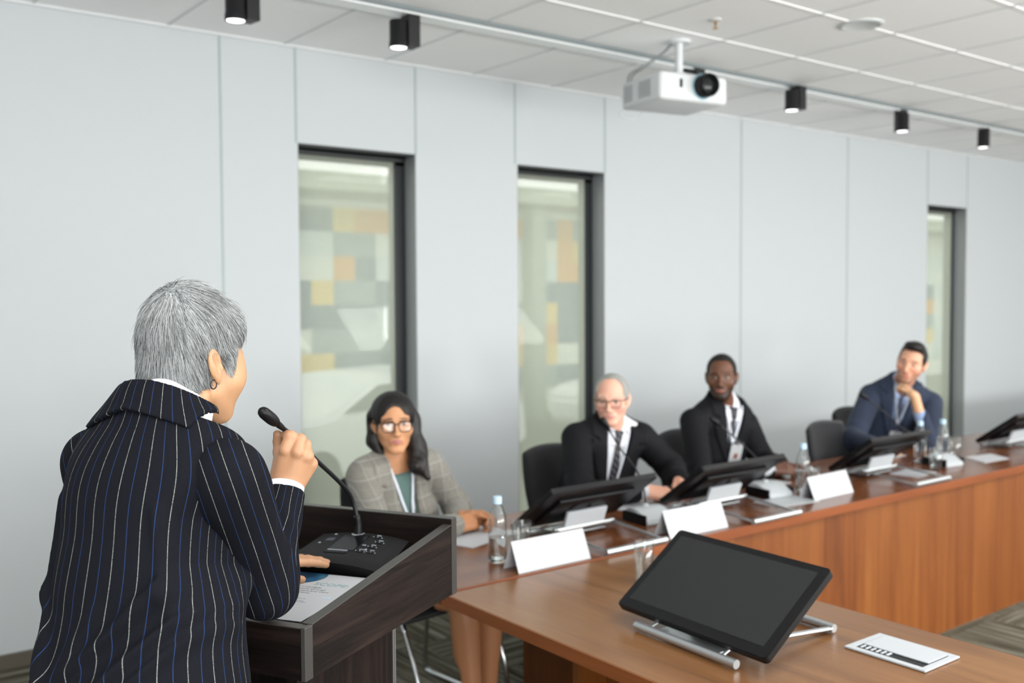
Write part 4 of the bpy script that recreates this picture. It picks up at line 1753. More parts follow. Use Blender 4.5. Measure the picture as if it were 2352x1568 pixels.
def strands(name, roots, dirs_fn, field, grad_eps, length, steps, rad, parent, origin, mat_, tone_fn, rng_, lift, sides=3, taper=True):
    """hair strands as thin tubes following a flow over a surface"""
    n = len(roots)
    P_ = roots.copy()
    pts = [P_.copy()]
    ln = length / steps
    jit = rng_.normal(size=(n, 3)) * 0.15
    clump = np.stack([wob(roots.astype(F32), 95, 11 + i) for i in range(3)], 1) * 0.34
    for s_ in range(steps):
        D_ = dirs_fn(P_, s_ / steps) + jit + clump
        e = grad_eps
        pf = P_.astype(F32)
        f0 = field(pf)
        G = np.stack([field(pf + np.array(v, F32)) - f0 for v in ((e, 0, 0), (0, e, 0), (0, 0, e))], 1)
        G /= np.linalg.norm(G, axis=1)[:, None] + 1e-9
        D_ = D_ - G * (D_ * G).sum(1)[:, None]
        D_ /= np.linalg.norm(D_, axis=1)[:, None] + 1e-9
        P_ = P_ + D_ * ln[:, None]
        f1 = field(P_.astype(F32))
        tgt = lift * ((s_ + 1) / steps)
        P_ = P_ + G * ((tgt - f1))[:, None] * 0.8
        pts.append(P_.copy())
    pts = np.stack(pts, 1)        # n, k, 3
    K = steps + 1
    T = np.gradient(pts, axis=1)
    T /= np.linalg.norm(T, axis=2)[..., None] + 1e-9
    ref = rng_.normal(size=(n, 1, 3))
    A_ = np.cross(T, ref)
    A_ /= np.linalg.norm(A_, axis=2)[..., None] + 1e-9
    B_ = np.cross(T, A_)
    tt = np.linspace(0, 1, K)
    rr = rad[:, None] * (1 - 0.85 * tt[None] ** 2.5)
    ring = []
    for j in range(sides):
        a = 2 * math.pi * j / sides
        ring.append(pts + (A_ * math.cos(a) + B_ * math.sin(a)) * rr[..., None])
    Vv = np.stack(ring, 2)        # n,K,sides,3
    idx = np.arange(n * K * sides).reshape(n, K, sides)
    fc = []
    for j in range(sides):
        j2 = (j + 1) % sides
        fc.append(np.stack([idx[:, :-1, j], idx[:, :-1, j2], idx[:, 1:, j2], idx[:, 1:, j]], -1).reshape(-1, 4))
    tone = np.repeat(tone_fn(n), K * sides, axis=0)
    return mesh_obj(name, Vv.reshape(-1, 3), np.concatenate(fc), mat_, parent, origin, {'tone': tone})


def cloth(name, c, rough=0.8, bump=0.25, bs=900, sheen=0.25):
    m = mat(name, c, rough, sheen=sheen, spec=0.3)
    t = NT(m)
    t.bump(t.noise(t.coord('Object'), bs, 2, 0.6), bump, 0.0006)
    return m


def checked(name):
    m = mat(name, (150, 148, 142), 0.85, sheen=0.2, spec=0.2)
    t = NT(m)
    tc = t.n('TexCoord')
    sp = t.n('SeparateXYZ')
    mp = t.n('Mapping')
    mp.inputs['Rotation'].default_value = (0.0, 0.12, 0.1)
    t.t.links.new(tc.outputs['Object'], mp.inputs[0])
    t.t.links.new(mp.outputs[0], sp.inputs[0])
    X, Z = sp.outputs[0], sp.outputs[2]

    def line(c_, per, wd, off=0.0):
        a = t.math('FRACT', t.math('ADD', t.math('MULTIPLY', c_, 1 / per), off + 10))
        return t.math('LESS_THAN', a, wd / per)
    fine = t.noise(t.coord('Object', (420, 420, 420)), 1.0, 2, 0.5)
    base = t.ramp(fine, [(0.35, (104, 101, 94)), (0.65, (148, 144, 136))])
    fx = line(X, 0.055, 0.022)
    fz = line(Z, 0.060, 0.024)
    band = t.math('MULTIPLY', t.math('ADD', fx, fz), 0.16)
    base = t.mix(band, base, L4((104, 102, 97)))
    w = t.math('MAXIMUM', line(X, 0.055, 0.003, 0.7), line(Z, 0.060, 0.003, 0.7))
    base = t.mix(t.math('MULTIPLY', w, 0.28), base, L4((205, 204, 200)))
    t.base(base)
    t.bump(fine, 0.2, 0.0008)
    return m


M['blacksuit'] = cloth('black_suit_wool', (15, 16, 20), sheen=0.0)
M['bluesuit'] = cloth('blue_suit_wool', (42, 51, 70), sheen=0.05)
M['blazer'] = checked('grey_checked_wool')
M['teal'] = cloth('teal_green_blouse', (88, 112, 108), 0.7)
M['hairattr'] = attr_mat('hair', 0.42, spec=0.5)
M['lanyard'] = mat('white_lanyard_ribbon', (214, 218, 228), 0.6)
M['lanyard2'] = mat('grey_lanyard_ribbon', (150, 156, 168), 0.6)


def tie_mat(name, a, b):
    m = mat(name, a, 0.5)
    t = NT(m)
    tc = t.n('TexCoord')
    sp = t.n('SeparateXYZ')
    t.t.links.new(tc.outputs['Object'], sp.inputs[0])
    q = t.math('FRACT', t.math('MULTIPLY', t.math('ADD', t.math('ADD', sp.outputs[0], sp.outputs[2]), 10.0), 30.0))
    t.base(t.mix(t.math('LESS_THAN', q, 0.3), L4(a), L4(b)))
    return m


def suit_person(name_lab, group, head, ho, base, tor, arms, hands, jacket_mat, shirt_mat, loc, neck_r=0.055, lap=True, vdepth=0.30, vwid=0.060,
                hair_fn=None, hair_mat=None, female=False, tie=None, lanyard=None, badge=None, legs=None, wend=(0.96, 0.96), h=0.0040, wr=(0.05, 0.045, 0.043, 0.032), extra=None):
    """tor = Torso; arms = [(S,E,W) right, left]; hands = [parts or None, ...]"""
    t = thing('person', name_lab, 'person', loc, 0, group)
    hf = head
    nb = tor.fr.w(0, -0.005, -0.02)
    nt = hf.w(0, -0.018, -0.055)
    neck = (nb, nt)

    def neckd(p, g=0.0):
        return rc(p, nb, nt, neck_r * 1.08 + g, neck_r * 0.97 + g)

    def body(p):
        d = tor.sdf(p) + 0.010
        d = smin(d, neckd(p), 0.03)
        q = hf.loc(p)
        d = smin(d, head_sdf(q, ho) * hf.s, 0.014)
        for (S, E, W_), hp in zip(arms, hands):
            d = smin(d, arm_sdf(p, S, E, W_, (0.040, 0.036, 0.034, 0.024 if female else 0.027), 0.03), 0.02)
            if hp is not None:
                d = smin(d, hand_sdf(p, hp), 0.012)
        if extra is not None:
            d = smin(d, extra(p), 0.02)
        return d

    def tone(v):
        q = hf.loc(v)
        c = skin_tone(q, base, ho)
        far = (np.linalg.norm(q, axis=1) > 0.19)
        c[far] = np.array(lin(ho.get('hand', base)), F32)
        return c
    pts = [hf.o, tor.P, tor.N] + [x for a in arms for x in a] + [c_ for hp in hands if hp is not None for ch, _ in hp[1] for c_ in ch]
    if legs is not None and female:
        pts += [x for a in legs for x in a]
    pts = np.array(pts)
    lo, hi = pts.min(0) - 0.19, pts.max(0) + 0.19
    lo[2] = max(lo[2], 0.003)
    sdf_obj('body', body, lo, hi, h, M['skin'], t, loc, {'tone': tone}, relax=1)
    fr = tor.fr
    nbl = neck

    def dU(p, k=0.045):
        return smin(tor.sdf(p), neckd(p, -0.002), k)

    # shirt: covers the trunk, with its collar round the neck
    def shirt(p):
        q = fr.loc(p)
        d = tor.sdf(p) - 0.004
        dn = neckd(p, 0.007)
        collar = np.maximum(np.maximum(dn, -(neckd(p, 0.002))), q[:, 2] - (0.070 - 0.52 * (q[:, 1] + 0.03)))
        if not female:
            # open spread at the throat and two collar points
            cut = np.maximum(np.abs(q[:, 0]) - (0.010 + 0.5 * np.maximum(0, q[:, 2] + 0.005)), 0.03 - q[:, 1])
            collar = np.maximum(collar, -cut)
            d = smin(d, collar, 0.008)
            pt = np.maximum(np.maximum(np.abs(dU(p) - 0.009) - 0.004, np.abs(np.abs(q[:, 0]) - 0.030 - 0.25 * (q[:, 2] + 0.02)) - 0.016), np.maximum(np.maximum(np.abs(q[:, 2] + 0.028) - 0.030, np.abs(q[:, 0]) - 0.052), -q[:, 1]))
            d = np.minimum(d, pt)
        else:
            d = np.maximum(d, q[:, 2] - (0.002 - 0.32 * q[:, 1]))
        return np.maximum(d, -(q[:, 2] + tor.L + 0.0))
    tl, th_ = np.minimum(tor.P, tor.N) - 0.27, np.maximum(tor.P, tor.N) + 0.27
    th_[2] = hf.o[2] + 0.02
    sdf_obj('blouse' if female else 'shirt', shirt, tl, th_, 0.0045, shirt_mat, t, loc, relax=1)

    # jacket with sleeves
    def vopen(q):
        """negative inside the opening of the jacket front"""
        x, w, v = q[:, 0], q[:, 1], q[:, 2]
        k_ = np.clip((v + vdepth) / vdepth, 0, 1.0)
        half = vwid * k_ ** 0.8
        below = np.where(v < -vdepth, 1.0, 0.0)
        return np.maximum(np.maximum(np.abs(x) - half, -w + 0.0), -(v + vdepth))

    def jacket(p):
        q = fr.loc(p)
        x, w, v = q[:, 0], q[:, 1], q[:, 2]
        dt = dU(p)
        k_ = np.clip((v + vdepth) / vdepth, 0, 1.0)
        half = vwid * k_ ** 0.8
        th = 0.016 + 0.0022 * wob(p, 38, 3)
        if lap:
            lw = 0.075 * np.clip((v + vdepth) / (vdepth * 0.75), 0, 1) ** 0.7
            inl = (np.abs(x) < half + lw) & (w > 0) & (v > -vdepth) & (v < 0.05)
            notch = (np.abs(v + 0.055 - 0.35 * (np.abs(x) - half)) < 0.006) & (np.abs(x) > half + lw * 0.55)
            th = th + 0.009 * (inl & ~notch)
        top = (0.072 - 0.30 * w) if female else (0.060 - 0.42 * w)
        d = dt - th
        d = smax(d, v - top, 0.006)
        ar = None
        for (S, E, W_), we in zip(arms, wend):
            e_ = smin(rc(p, S, E, wr[0] + 0.014, wr[1] + 0.012), rc(p, E, np.asarray(E) + (np.asarray(W_) - np.asarray(E)) * we, wr[2] + 0.012, wr[3] + 0.010), 0.03)
            # creases round the elbow
            tt = np.linalg.norm(p - np.asarray(E, F32), axis=1)
            e_ = e_ - 0.0028 * np.exp(-(tt / 0.12) ** 2) * np.sin(tt * 110 + 5 * wob(p, 22, 5)) - 0.0026 * wob(p, 34, 7)
            ar = e_ if ar is None else np.minimum(ar, e_)
        d = smin(d, ar, 0.012)
        d = np.maximum(d, -vopen(q))
        # front closing line
        ln_ = np.maximum(np.maximum(np.abs(x - 0.004) - 0.0025, -w), v + vdepth)
        d = np.maximum(d, -np.maximum(ln_, -(dt - 0.010)))
        return np.maximum(d, -(v + tor.L + 0.04))
    pts = np.array([tor.P, tor.N] + [x for a in arms for x in a])
    lo, hi = pts.min(0) - 0.20, pts.max(0) + 0.20
    lo[2] = max(lo[2], 0.3)
    sdf_obj('jacket', jacket, lo, hi, 0.0050, jacket_mat, t, loc, relax=1)
    # shirt cuffs
    for (S, E, W_), hp, we in zip(arms, hands, wend):
        if hp is None or female:
            continue
        E, W_ = np.asarray(E), np.asarray(W_)
        a, b = E + (W_ - E) * (we - 0.06), E + (W_ - E) * (we + 0.10)
        bm = B()
        ax = Vector(b - a)
        R_ = ax.to_track_quat('Z', 'Y').to_matrix().to_4x4()
        lg = ax.length
        lathe(bm, [(0.030, 0), (0.0335, 0), (0.0335, lg), (0.0315, lg), (0.031, lg - 0.004), (0.030, 0)], (0, 0, 0), 28, Matrix.Translation(Vector(a - np.array(loc))) @ R_)
        obj('shirt_cuff', bm, shirt_mat, t, angle=50)
    if tie:
        def tied(p):
            q = fr.loc(p)
            x, w, v = q[:, 0], q[:, 1], q[:, 2]
            dd = dU(p)
            wid = 0.012 + 0.10 * np.clip(-v - 0.055, 0, 0.30) * 0.9
            wid = np.where(v > -0.055, 0.017 - 0.10 * (-0.015 - v), wid)
            body_ = np.maximum(np.abs(dd - 0.009) - 0.0045, np.abs(x - tie.get('off', 0.0) * (-v)) - wid)
            knot = el(q, (0, 0, 0), (1, 1, 1)) * 0 + np.maximum(np.abs(dd - 0.012) - 0.008, np.abs(x) - (0.013 + 0.14 * (v + 0.040)))
            knot = np.maximum(knot, np.maximum(v - 0.012, -(v + 0.040)))
            body_ = np.maximum(body_, np.maximum(v + 0.016, -(v + 0.40)))
            return np.maximum(np.minimum(body_, knot), -w)
        sdf_obj('tie', tied, tl, th_, 0.0036, tie['mat'], t, loc, relax=1)
    if lanyard:
        off = lanyard.get('lift', 0.013)
        bt = lanyard['bottom']
        xo = lanyard.get('x', 0.0)

        def lan(p):
            q = fr.loc(p)
            x, w, v = q[:, 0], q[:, 1], q[:, 2]
            dd = dU(p)
            k_ = np.clip((v + bt) / bt, 0, 1.5)
            cx = lanyard.get('w', 0.052) * k_
            l_ = np.abs(np.abs(x - xo * (1 - k_)) - cx) - 0.0062
            l_ = np.maximum(l_, np.maximum(-(v + bt + lanyard.get('tail', 0.0)), v - 0.02))
            return np.maximum(np.maximum(np.abs(dd - off) - 0.0028, l_), -w)
        sdf_obj('lanyard', lan, tl, th_, 0.0032, lanyard['mat'], t, loc, relax=1)
    if badge:
        bp_ = fr.w(*badge['at'])
        Rm = Matrix((fr.M[:, 0], fr.M[:, 1], fr.M[:, 2])).transposed()
        bw, bh = badge.get('size', (0.07, 0.10))
        Rb = Rm @ Matrix.Rotation(badge.get('rot', 0.0), 3, 'Y') @ Matrix.Rotation(badge.get('tilt', -0.2), 3, 'X')
        bt_ = B()
        cpos = Vector(bp_ - np.array(loc))
        box(bt_, cpos, (bw, 0.003, bh), 0.001, 2, None, Rb)
        bo = obj('name_badge', bt_, M['paper'], t)
        bt_ = B()
        box(bt_, cpos + Rb @ Vector((0, 0.0022, -bh * 0.12)), (bw * 0.30, 0.001, bh * 0.26), 0, 2, None, Rb)
        obj('badge_photo', bt_, mat('badge_photo_print', (140, 84, 62), 0.5), bo)
        bt_ = B()
        box(bt_, cpos + Rb @ Vector((0, 0.002, bh * 0.53)), (0.012, 0.004, 0.022), 0.001, 2, None, Rb)
        obj('badge_clip', bt_, M['silver'], bo)
    if legs is not None and not female:
        def trou(p):
            d = None
            for (Hh, K_, An) in legs:
                e_ = smin(rc(p, Hh, K_, 0.088, 0.066), rc(p, K_, An, 0.064, 0.050), 0.03) - 0.002 * wob(p, 30, 9)
                d = e_ if d is None else smin(d, e_, 0.02)
            return np.maximum(d, -(p[:, 2] - 0.08))
        pp = np.array([x for a in legs for x in a])
        sdf_obj('trousers', trou, pp.min(0) - 0.12, pp.max(0) + 0.12, 0.008, jacket_mat, t, loc, relax=1)
        for (Hh, K_, An) in legs:
            An = np.asarray(An)
            tw = unit((np.asarray(K_) - np.asarray(Hh)) * V3(1, 1, 0))

            def shoe(p, An=An, tw=tw):
                b_ = V3(An[0], An[1], 0.0)
                d = rc(p, b_ + tw * -0.03 + V3(0, 0, 0.045), b_ + tw * 0.17 + V3(0, 0, 0.03), 0.040, 0.032)
                d = smin(d, rc(p, b_ + V3(0, 0, 0.05), b_ + V3(0, 0, 0.11), 0.042, 0.040), 0.02)
                return np.maximum(d, 0.003 - p[:, 2])
            b_ = V3(An[0], An[1], 0)
            sdf_obj('shoe', shoe, b_ - V3(0.25, 0.25, 0.0), b_ + V3(0.25, 0.25, 0.2), 0.006, M['shoe'], t, loc, relax=1)
    if hair_fn is not None:
        hc_ = hf.o
        sdf_obj('hair', lambda p: hair_fn(hf.loc(p), p), hc_ - 0.36, hc_ + 0.20, 0.0032, hair_mat, t, loc, relax=1)
    return t, hf


def glasses(t, hf, loc, m_, w=0.0485, hh=0.038, rr=0.013, r=0.0018, lens=True, brow=0.0):
    L_ = lambda x, y, z: Vector(hf.w(x, y, z) - np.array(loc))
    bm = B()
    ox, oy, oz = 0.0335, 0.1015, -0.004
    for sx in (-1, 1):
        rim = rrect(w, hh, rr, 5)
        rim.append(rim[0])
        tube(bm, [L_(sx * (ox + x), oy - 0.06 * max(0, (ox + x) - 0.02), oz + z - 0.002) for x, z in rim], r, 8, caps=False)
        if brow:
            tube(bm, [L_(sx * (ox + x), oy - 0.06 * max(0, (ox + x) - 0.02) + .0005, oz + hh / 2 - 0.002) for x in (-w * .42, 0, w * .45)], brow, 8)
    tube(bm, [L_(-0.0095, oy, 0.003), L_(0, oy + 0.004, 0.006), L_(0.0095, oy, 0.003)], r * 1.1, 8)
    g = obj('glasses', bm, m_, t, smooth=True)
    for sx in (-1, 1):
        bm = B()
        tube(bm, [L_(sx * 0.058, oy - 0.006, 0.008), L_(sx * 0.073, 0.075, 0.007), L_(sx * 0.082, 0.0, 0.008), L_(sx * 0.080, -0.022, -0.004)], 0.0018, 8)
        obj('temple_arm', bm, m_, g, smooth=True)
    if lens:
        for sx in (-1, 1):
            bm = B()
            vs = [bm.verts.new(L_(sx * (ox + x), oy - 0.06 * max(0, (ox + x) - 0.02), oz + z - 0.002)) for x, z in rrect(w - 0.002, hh - 0.002, rr, 5)]
            bm.faces.new(vs)
            obj('lens', bm, M['lens'], g)

# ================================================================ the four seated people
def cam_az(p, delta=0.0):
    return math.atan2(-p[0], -p[1]) - math.radians(delta)


def male_hair(t=0.006, top=0.008, wx=0.064, zt=0.085, yb=0.035, nape=-0.05, side=-0.012, quiff=0.0, rough=0.0012, f=150):
    def fn(q, p):
        d = el(q, (0, -0.016, 0.038), (0.078 + t, 0.099 + t, 0.087 + top))
        if quiff:
            d = smin(d, el(q, (0, 0.045, 0.110), (0.056, 0.048, 0.024)), 0.03)
        d = smin(d, el(q, (0, -0.055, -0.01), (0.062, 0.052, 0.055)), 0.02)
        x, y, z = np.abs(q[:, 0]), q[:, 1], q[:, 2]
        face = smax(smax(x - wx, z - zt, 0.05), yb - y, 0.02)
        d = smax(d, -face, 0.004)
        zc = np.where(y < -0.045, nape, np.where(y > 0.02, side - 0.01, side + (nape - side) * np.clip((-0.02 - y) / 0.025, 0, 1)))
        d = smax(d, zc - z, 0.006)
        return d - rough * wob(q * np.array((1, 0.35, 1), F32), f, 4, 3)
    return fn


def J(px, py, y):
    return ony(px, py, y)


GP = 'people sitting at the long table'

# --- woman in the grey checked blazer
hc = J(904, 972, 3.40)
hf = head_frame(hc, cam_az(hc, 7), 0.04, 0.02, 0.97)
SR, SL = J(830, 1094, 3.425), J(984, 1066, 3.395)
T1 = Torso(V3(2.10, 3.50, 0.56), J(906, 1068, 3.43), SR, SL, 0.90, 0.92, bust=1)
W1r, W1l = J(1048, 1206, 3.10), J(1054, 1190, 3.17)
arms = [(SR, J(872, 1222, 3.22), W1r), (SL, J(1050, 1165, 3.36), W1l)]
hr = hand_parts(W1r, (0.95, -0.05, 0.15), (-0.15, -0.75, 0.6), (0.0, 0.6, 0.8), (0.75, 1.0, 0.6), 0.95, 0.1)
hl = hand_parts(W1l, (0.80, -0.50, 0.05), (0.3, 0.75, 0.5), (-0.1, -0.3, 0.9), (0.7, 0.9, 0.5), 0.95, 0.1)
ho = dict(lips=(158, 92, 94), brow=(44, 30, 26), cheek=1.0, jaw=0.92, nose=0.2, iris=(46, 30, 22), hand=(178, 122, 84))
kn = [V3(2.105, 3.06, 0.52), V3(2.225, 3.05, 0.52)]
an = [V3(2.10, 2.98, 0.09), V3(2.20, 3.04, 0.09)]
legs1 = [(V3(2.00, 3.46, 0.52), kn[0], an[0]), (V3(2.18, 3.46, 0.52), kn[1], an[1])]


def legs_f(p):
    d = None
    for Hh, K_, An in legs1:
        e_ = smin(rc(p, Hh, K_, 0.078, 0.056), rc(p, K_, An, 0.052, 0.032), 0.02)
        c_ = K_ + (An - K_) * 0.32 + V3(0, 0.018, 0)
        e_ = smin(e_, rc(p, c_ + V3(0, 0, 0.06), c_ - V3(0, 0, 0.07), 0.045, 0.038), 0.04)
        e_ = smin(e_, rc(p, An, An + V3(0.0, -0.13, -0.05), 0.032, 0.022), 0.02)
        d = e_ if d is None else np.minimum(d, e_)
    return d


def woman_hair(q, p):
    X, y, z = q[:, 0], q[:, 1], q[:, 2]
    d = el(q, (0, -0.020, 0.038), (0.092, 0.108, 0.094))
    d = smin(d, el(q, (0, -0.055, -0.05), (0.085, 0.055, 0.12)), 0.03)
    wv = np.stack([0.006 * np.sin(z * 52 + 1), 0.004 * np.sin(z * 44), 0 * z], 1).astype(F32)
    qq = q + wv
    # person's right: a straight tuck behind the ear ending on the collar
    r_ = smin(rc(q, (0.083, -0.030, 0.03), (0.080, -0.028, -0.07), 0.024, 0.026), rc(q, (0.080, -0.028, -0.07), (0.045, 0.0, -0.145), 0.028, 0.014), 0.02)
    # person's left: a long wavy lock over the shoulder
    l_ = smin(rc(qq, (-0.078, 0.000, 0.03), (-0.088, 0.005, -0.08), 0.026, 0.034), rc(qq, (-0.088, 0.005, -0.08), (-0.098, 0.035, -0.17), 0.036, 0.036), 0.02)
    l_ = smin(l_, rc(qq, (-0.098, 0.035, -0.17), (-0.118, 0.060, -0.222), 0.034, 0.014), 0.02)
    l_ = smin(l_, rc(qq, (-0.074, 0.02, -0.10), (-0.072, 0.05, -0.19), 0.020, 0.014), 0.02)
    d = smin(d, np.minimum(r_, l_), 0.02)
    cut = el(q, (0.004, 0.125, -0.036), (0.066, 0.100, 0.126))
    d = smax(d, -cut, 0.008)
    ear = el(q, (0.098, 0.002, -0.006), (0.028, 0.030, 0.036))
    d = smax(d, -ear, 0.006)
    ang = np.arctan2(X, y - 0.02)
    return d - 0.0011 * np.sin(ang * 46 + 3 * wob(q, 30, 2)) - 0.0015 * wob(q * np.array((1, 1, .3), F32), 200, 6)


M['darkhair'] = mat('very_dark_brown_hair', (20, 16, 15), 0.48)
t1, _ = suit_person('dark-haired woman with black glasses in a grey checked blazer, hands clasped on the table', GP, hf, ho, (196, 142, 104), T1, arms, [hr, hl],
                    M['blazer'], M['teal'], (2.08, 3.45, 0.0), neck_r=0.047, vdepth=0.40, vwid=0.048, hair_fn=woman_hair, hair_mat=M['darkhair'], female=True,
                    lanyard=dict(bottom=0.23, tail=0.06, w=0.044, mat=M['lanyard'], lift=0.011), badge=dict(at=(0.0, 0.135, -0.34), size=(0.06, 0.09)), legs=legs1, wr=(0.047, 0.043, 0.041, 0.034), extra=legs_f)
glasses(t1, hf, (2.08, 3.45, 0.0), M['blackpl'], 0.050, 0.040, 0.016, 0.0019, True, 0.0030)
# skirt and shoes
sdf_obj('skirt', lambda p: np.maximum(smin(smin(rc(p, (2.0, 3.46, 0.53), (2.07, 3.20, 0.525), 0.098, 0.078), rc(p, (2.18, 3.46, 0.53), (2.21, 3.20, 0.525), 0.098, 0.078), 0.04), el(p, (2.10, 3.50, 0.58), (0.18, 0.14, 0.14)), 0.04), 3.14 - p[:, 1]),
        (1.75, 2.95, 0.40), (2.45, 3.75, 0.80), 0.008, M['blacksuit'], t1, (2.08, 3.45, 0), relax=1)
for A_ in an:
    sdf_obj('shoe', lambda p, A_=A_: np.maximum(np.maximum(smin(rc(p, A_ + V3(0, 0.03, -0.025), A_ + V3(0, -0.04, -0.05), 0.036, 0.032), rc(p, A_ + V3(0, -0.04, -0.055), A_ + V3(0, -0.16, -0.065), 0.032, 0.016), 0.02), -(rc(p, A_ + V3(0, 0.0, 0.04), A_ + V3(0, -0.09, -0.02), 0.034, 0.028))), 0.002 - p[:, 2]),
            A_ - V3(0.12, 0.26, 0.10), A_ + V3(0.12, 0.16, 0.10), 0.005, M['shoe'], t1, (2.08, 3.45, 0), relax=1)
rb = B()
tube(rb, [hr[1][1][0][0] * 0.55 + hr[1][1][0][1] * 0.45 - np.array((2.08, 3.45, 0)) + 0.0098 * (math.cos(a) * np.array(unit(np.cross(hr[1][1][0][1] - hr[1][1][0][0], (0, 0, 1)))) + math.sin(a) * np.array((0, 0, 1))) for a in np.linspace(0, 6.28, 17)], 0.0012, 6)
obj('ring', rb, M['chrome'], t1, smooth=True)

# --- white-haired man
hc = J(1405, 918, 3.38)
hf = head_frame(hc, cam_az(hc, -8), -0.04, 0.03, 0.96)
SR, SL = J(1325, 1006, 3.47), J(1472, 1004, 3.37)
T2 = Torso(V3(3.16, 3.56, 0.56), J(1404, 981, 3.44), SR, SL, 1.05, 1.12, belly=1)
W2r, W2l = J(1484, 1127, 3.04), J(1560, 1100, 3.10)
arms = [(SR, J(1330, 1135, 3.28), W2r), (SL, J(1542, 1076, 3.30), W2l)]
hr = hand_parts(W2r, (0.75, -0.55, -0.10), (-0.25, -0.45, 0.8), (-0.5, 0.6, 0.5), (0.6, 0.9, 0.6), 1.0, 0.25)
hl = hand_parts(W2l, (-0.30, -0.85, -0.25), (0.45, -0.25, 0.85), (-0.85, 0.3, 0.3), (0.6, 0.9, 0.6), 1.0, 0.25)
ho = dict(lips=(196, 130, 124), brow=(170, 160, 150), lid=(150, 110, 96), flush=(226, 150, 140), jaw=1.0, nose=1.2, smile=1.8, iris=(80, 90, 100), hand=(214, 160, 136), brow_h=0.004)
kn = [V3(3.02, 3.08, 0.52), V3(3.28, 3.06, 0.52)]
legs = [(V3(3.07, 3.52, 0.52), kn[0], V3(3.00, 3.06, 0.10)), (V3(3.26, 3.52, 0.52), kn[1], V3(3.30, 3.04, 0.10))]
M['silverhair'] = mat('silver_white_hair', (150, 150, 146), 0.65)
t2, _ = suit_person('white-haired man with brown glasses in a black suit, smiling, holding a pen', GP, hf, ho, (224, 172, 150), T2, arms, [hr, hl],
                    M['blacksuit'], M['shirt'], (3.14, 3.5, 0.0), neck_r=0.058, vdepth=0.33, vwid=0.066, hair_fn=male_hair(0.0060, 0.0030, 0.065, 0.108, 0.030), hair_mat=M['silverhair'],
                    tie=dict(mat=tie_mat('black_grey_striped_tie', (30, 30, 36), (84, 84, 92)), off=-0.04), lanyard=dict(bottom=0.42, mat=M['lanyard'], lift=0.013), legs=legs, wr=(0.058, 0.052, 0.050, 0.038))
glasses(t2, hf, (3.14, 3.5, 0.0), mat('brown_spectacle_frame', (92, 66, 40), 0.35), 0.050, 0.034, 0.010, 0.0018, True, 0.0026)
pen(W2l + V3(-0.03, -0.10, -0.03), W2l + V3(-0.145, -0.07, -0.055), 'silver pen held by the white-haired man')

# --- bearded man in black suit
hc = J(1657, 866, 3.40)
hf = head_frame(hc, cam_az(hc, -3), 0.02, 0.0, 0.95)
SR, SL = J(1592, 968, 3.47), J(1712, 974, 3.40)
T3 = Torso(V3(4.02, 3.56, 0.56), J(1664, 930, 3.45), SR, SL, 1.02, 1.0)
W3r, W3l = J(1768, 1076, 3.10), J(1792, 1066, 3.16)
arms = [(SR, J(1612, 1108, 3.30), W3r), (SL, J(1752, 1058, 3.34), W3l)]
hr = hand_parts(W3r, (0.80, -0.45, 0.02), (-0.3, -0.4, 0.85), (-0.45, 0.75, 0.4), (0.45, 0.7, 0.5), 1.0, 0.2)
hl = hand_parts(W3l, (0.35, -0.80, -0.02), (0.3, 0.1, 0.9), (-0.85, -0.35, 0.2), (0.35, 0.6, 0.5), 1.0, 0.2)
ho = dict(lips=(140, 84, 74), brow=(26, 18, 15), beard=(28, 20, 17), beard_k=0.85, jaw=0.95, nose=0.6, iris=(36, 22, 16), lid=(50, 32, 24), gaze=0.002, hand=(94, 60, 46), brow_h=0.0046)
kn = [V3(3.90, 3.08, 0.52), V3(4.14, 3.06, 0.52)]
legs = [(V3(3.94, 3.52, 0.52), kn[0], V3(3.88, 3.06, 0.10)), (V3(4.12, 3.52, 0.52), kn[1], V3(4.16, 3.04, 0.10))]
t3, _ = suit_person('bearded man with cropped hair in a black suit, white badge on his chest', GP, hf, ho, (104, 68, 50), T3, arms, [hr, hl],
                    M['blacksuit'], M['shirt'], (4.0, 3.5, 0.0), neck_r=0.054, vdepth=0.30, vwid=0.060, hair_fn=male_hair(0.0028, 0.0028, 0.066, 0.092, 0.035, rough=0.0004), hair_mat=mat('cropped_black_hair', (20, 17, 16), 0.8),
                    tie=dict(mat=tie_mat('dark_tie', (26, 28, 36), (52, 56, 70))), lanyard=dict(bottom=0.17, mat=M['lanyard'], lift=0.015), badge=dict(at=(-0.012, 0.150, -0.215), size=(0.075, 0.110), rot=0.12, tilt=-0.15), legs=legs, wr=(0.056, 0.050, 0.048, 0.037))
pen(W3l + V3(0.01, -0.13, 0.0), W3l + V3(0.13, -0.12, -0.03), 'silver pen in the hand of the bearded man')

# --- man in the blue suit, chin on his hand
hc = J(2093, 834, 3.34)
hf = head_frame(hc, cam_az(hc, -12), -0.03, math.radians(-13), 1.0)
SR, SL = J(2000, 908, 3.56), J(2138, 926, 3.32)
T4 = Torso(V3(5.66, 3.58, 0.56), J(2066, 886, 3.44), SR, SL, 1.05, 1.02)
W4r, W4l = J(2008, 1022, 3.22), J(2101, 910, 3.19)
arms = [(SR, J(1958, 1010, 3.44), W4r), (SL, J(2134, 1030, 3.16), W4l)]
ch_ = hf.w(0.0, 0.085, -0.105)
d4 = unit(ch_ - W4l)
toC = unit(V3(0, 0, 1.65) - W4l)
lft = unit(np.cross(d4, toC))
hl = hand_parts(W4l, d4, toC * 0.25 + lft * 0.9, -toC * 0.2 + V3(0, 0, 0.1) + toC * 0.9, (0.4, 1.2, 1.1), 1.08, 0.1)
hr = hand_parts(W4r, (0.65, -0.60, -0.12), (-0.1, -0.2, 0.95), (-0.5, 0.5, 0.0) if False else (-0.55, -0.75, 0.1), (0.35, 0.5, 0.4), 1.0, 0.1)
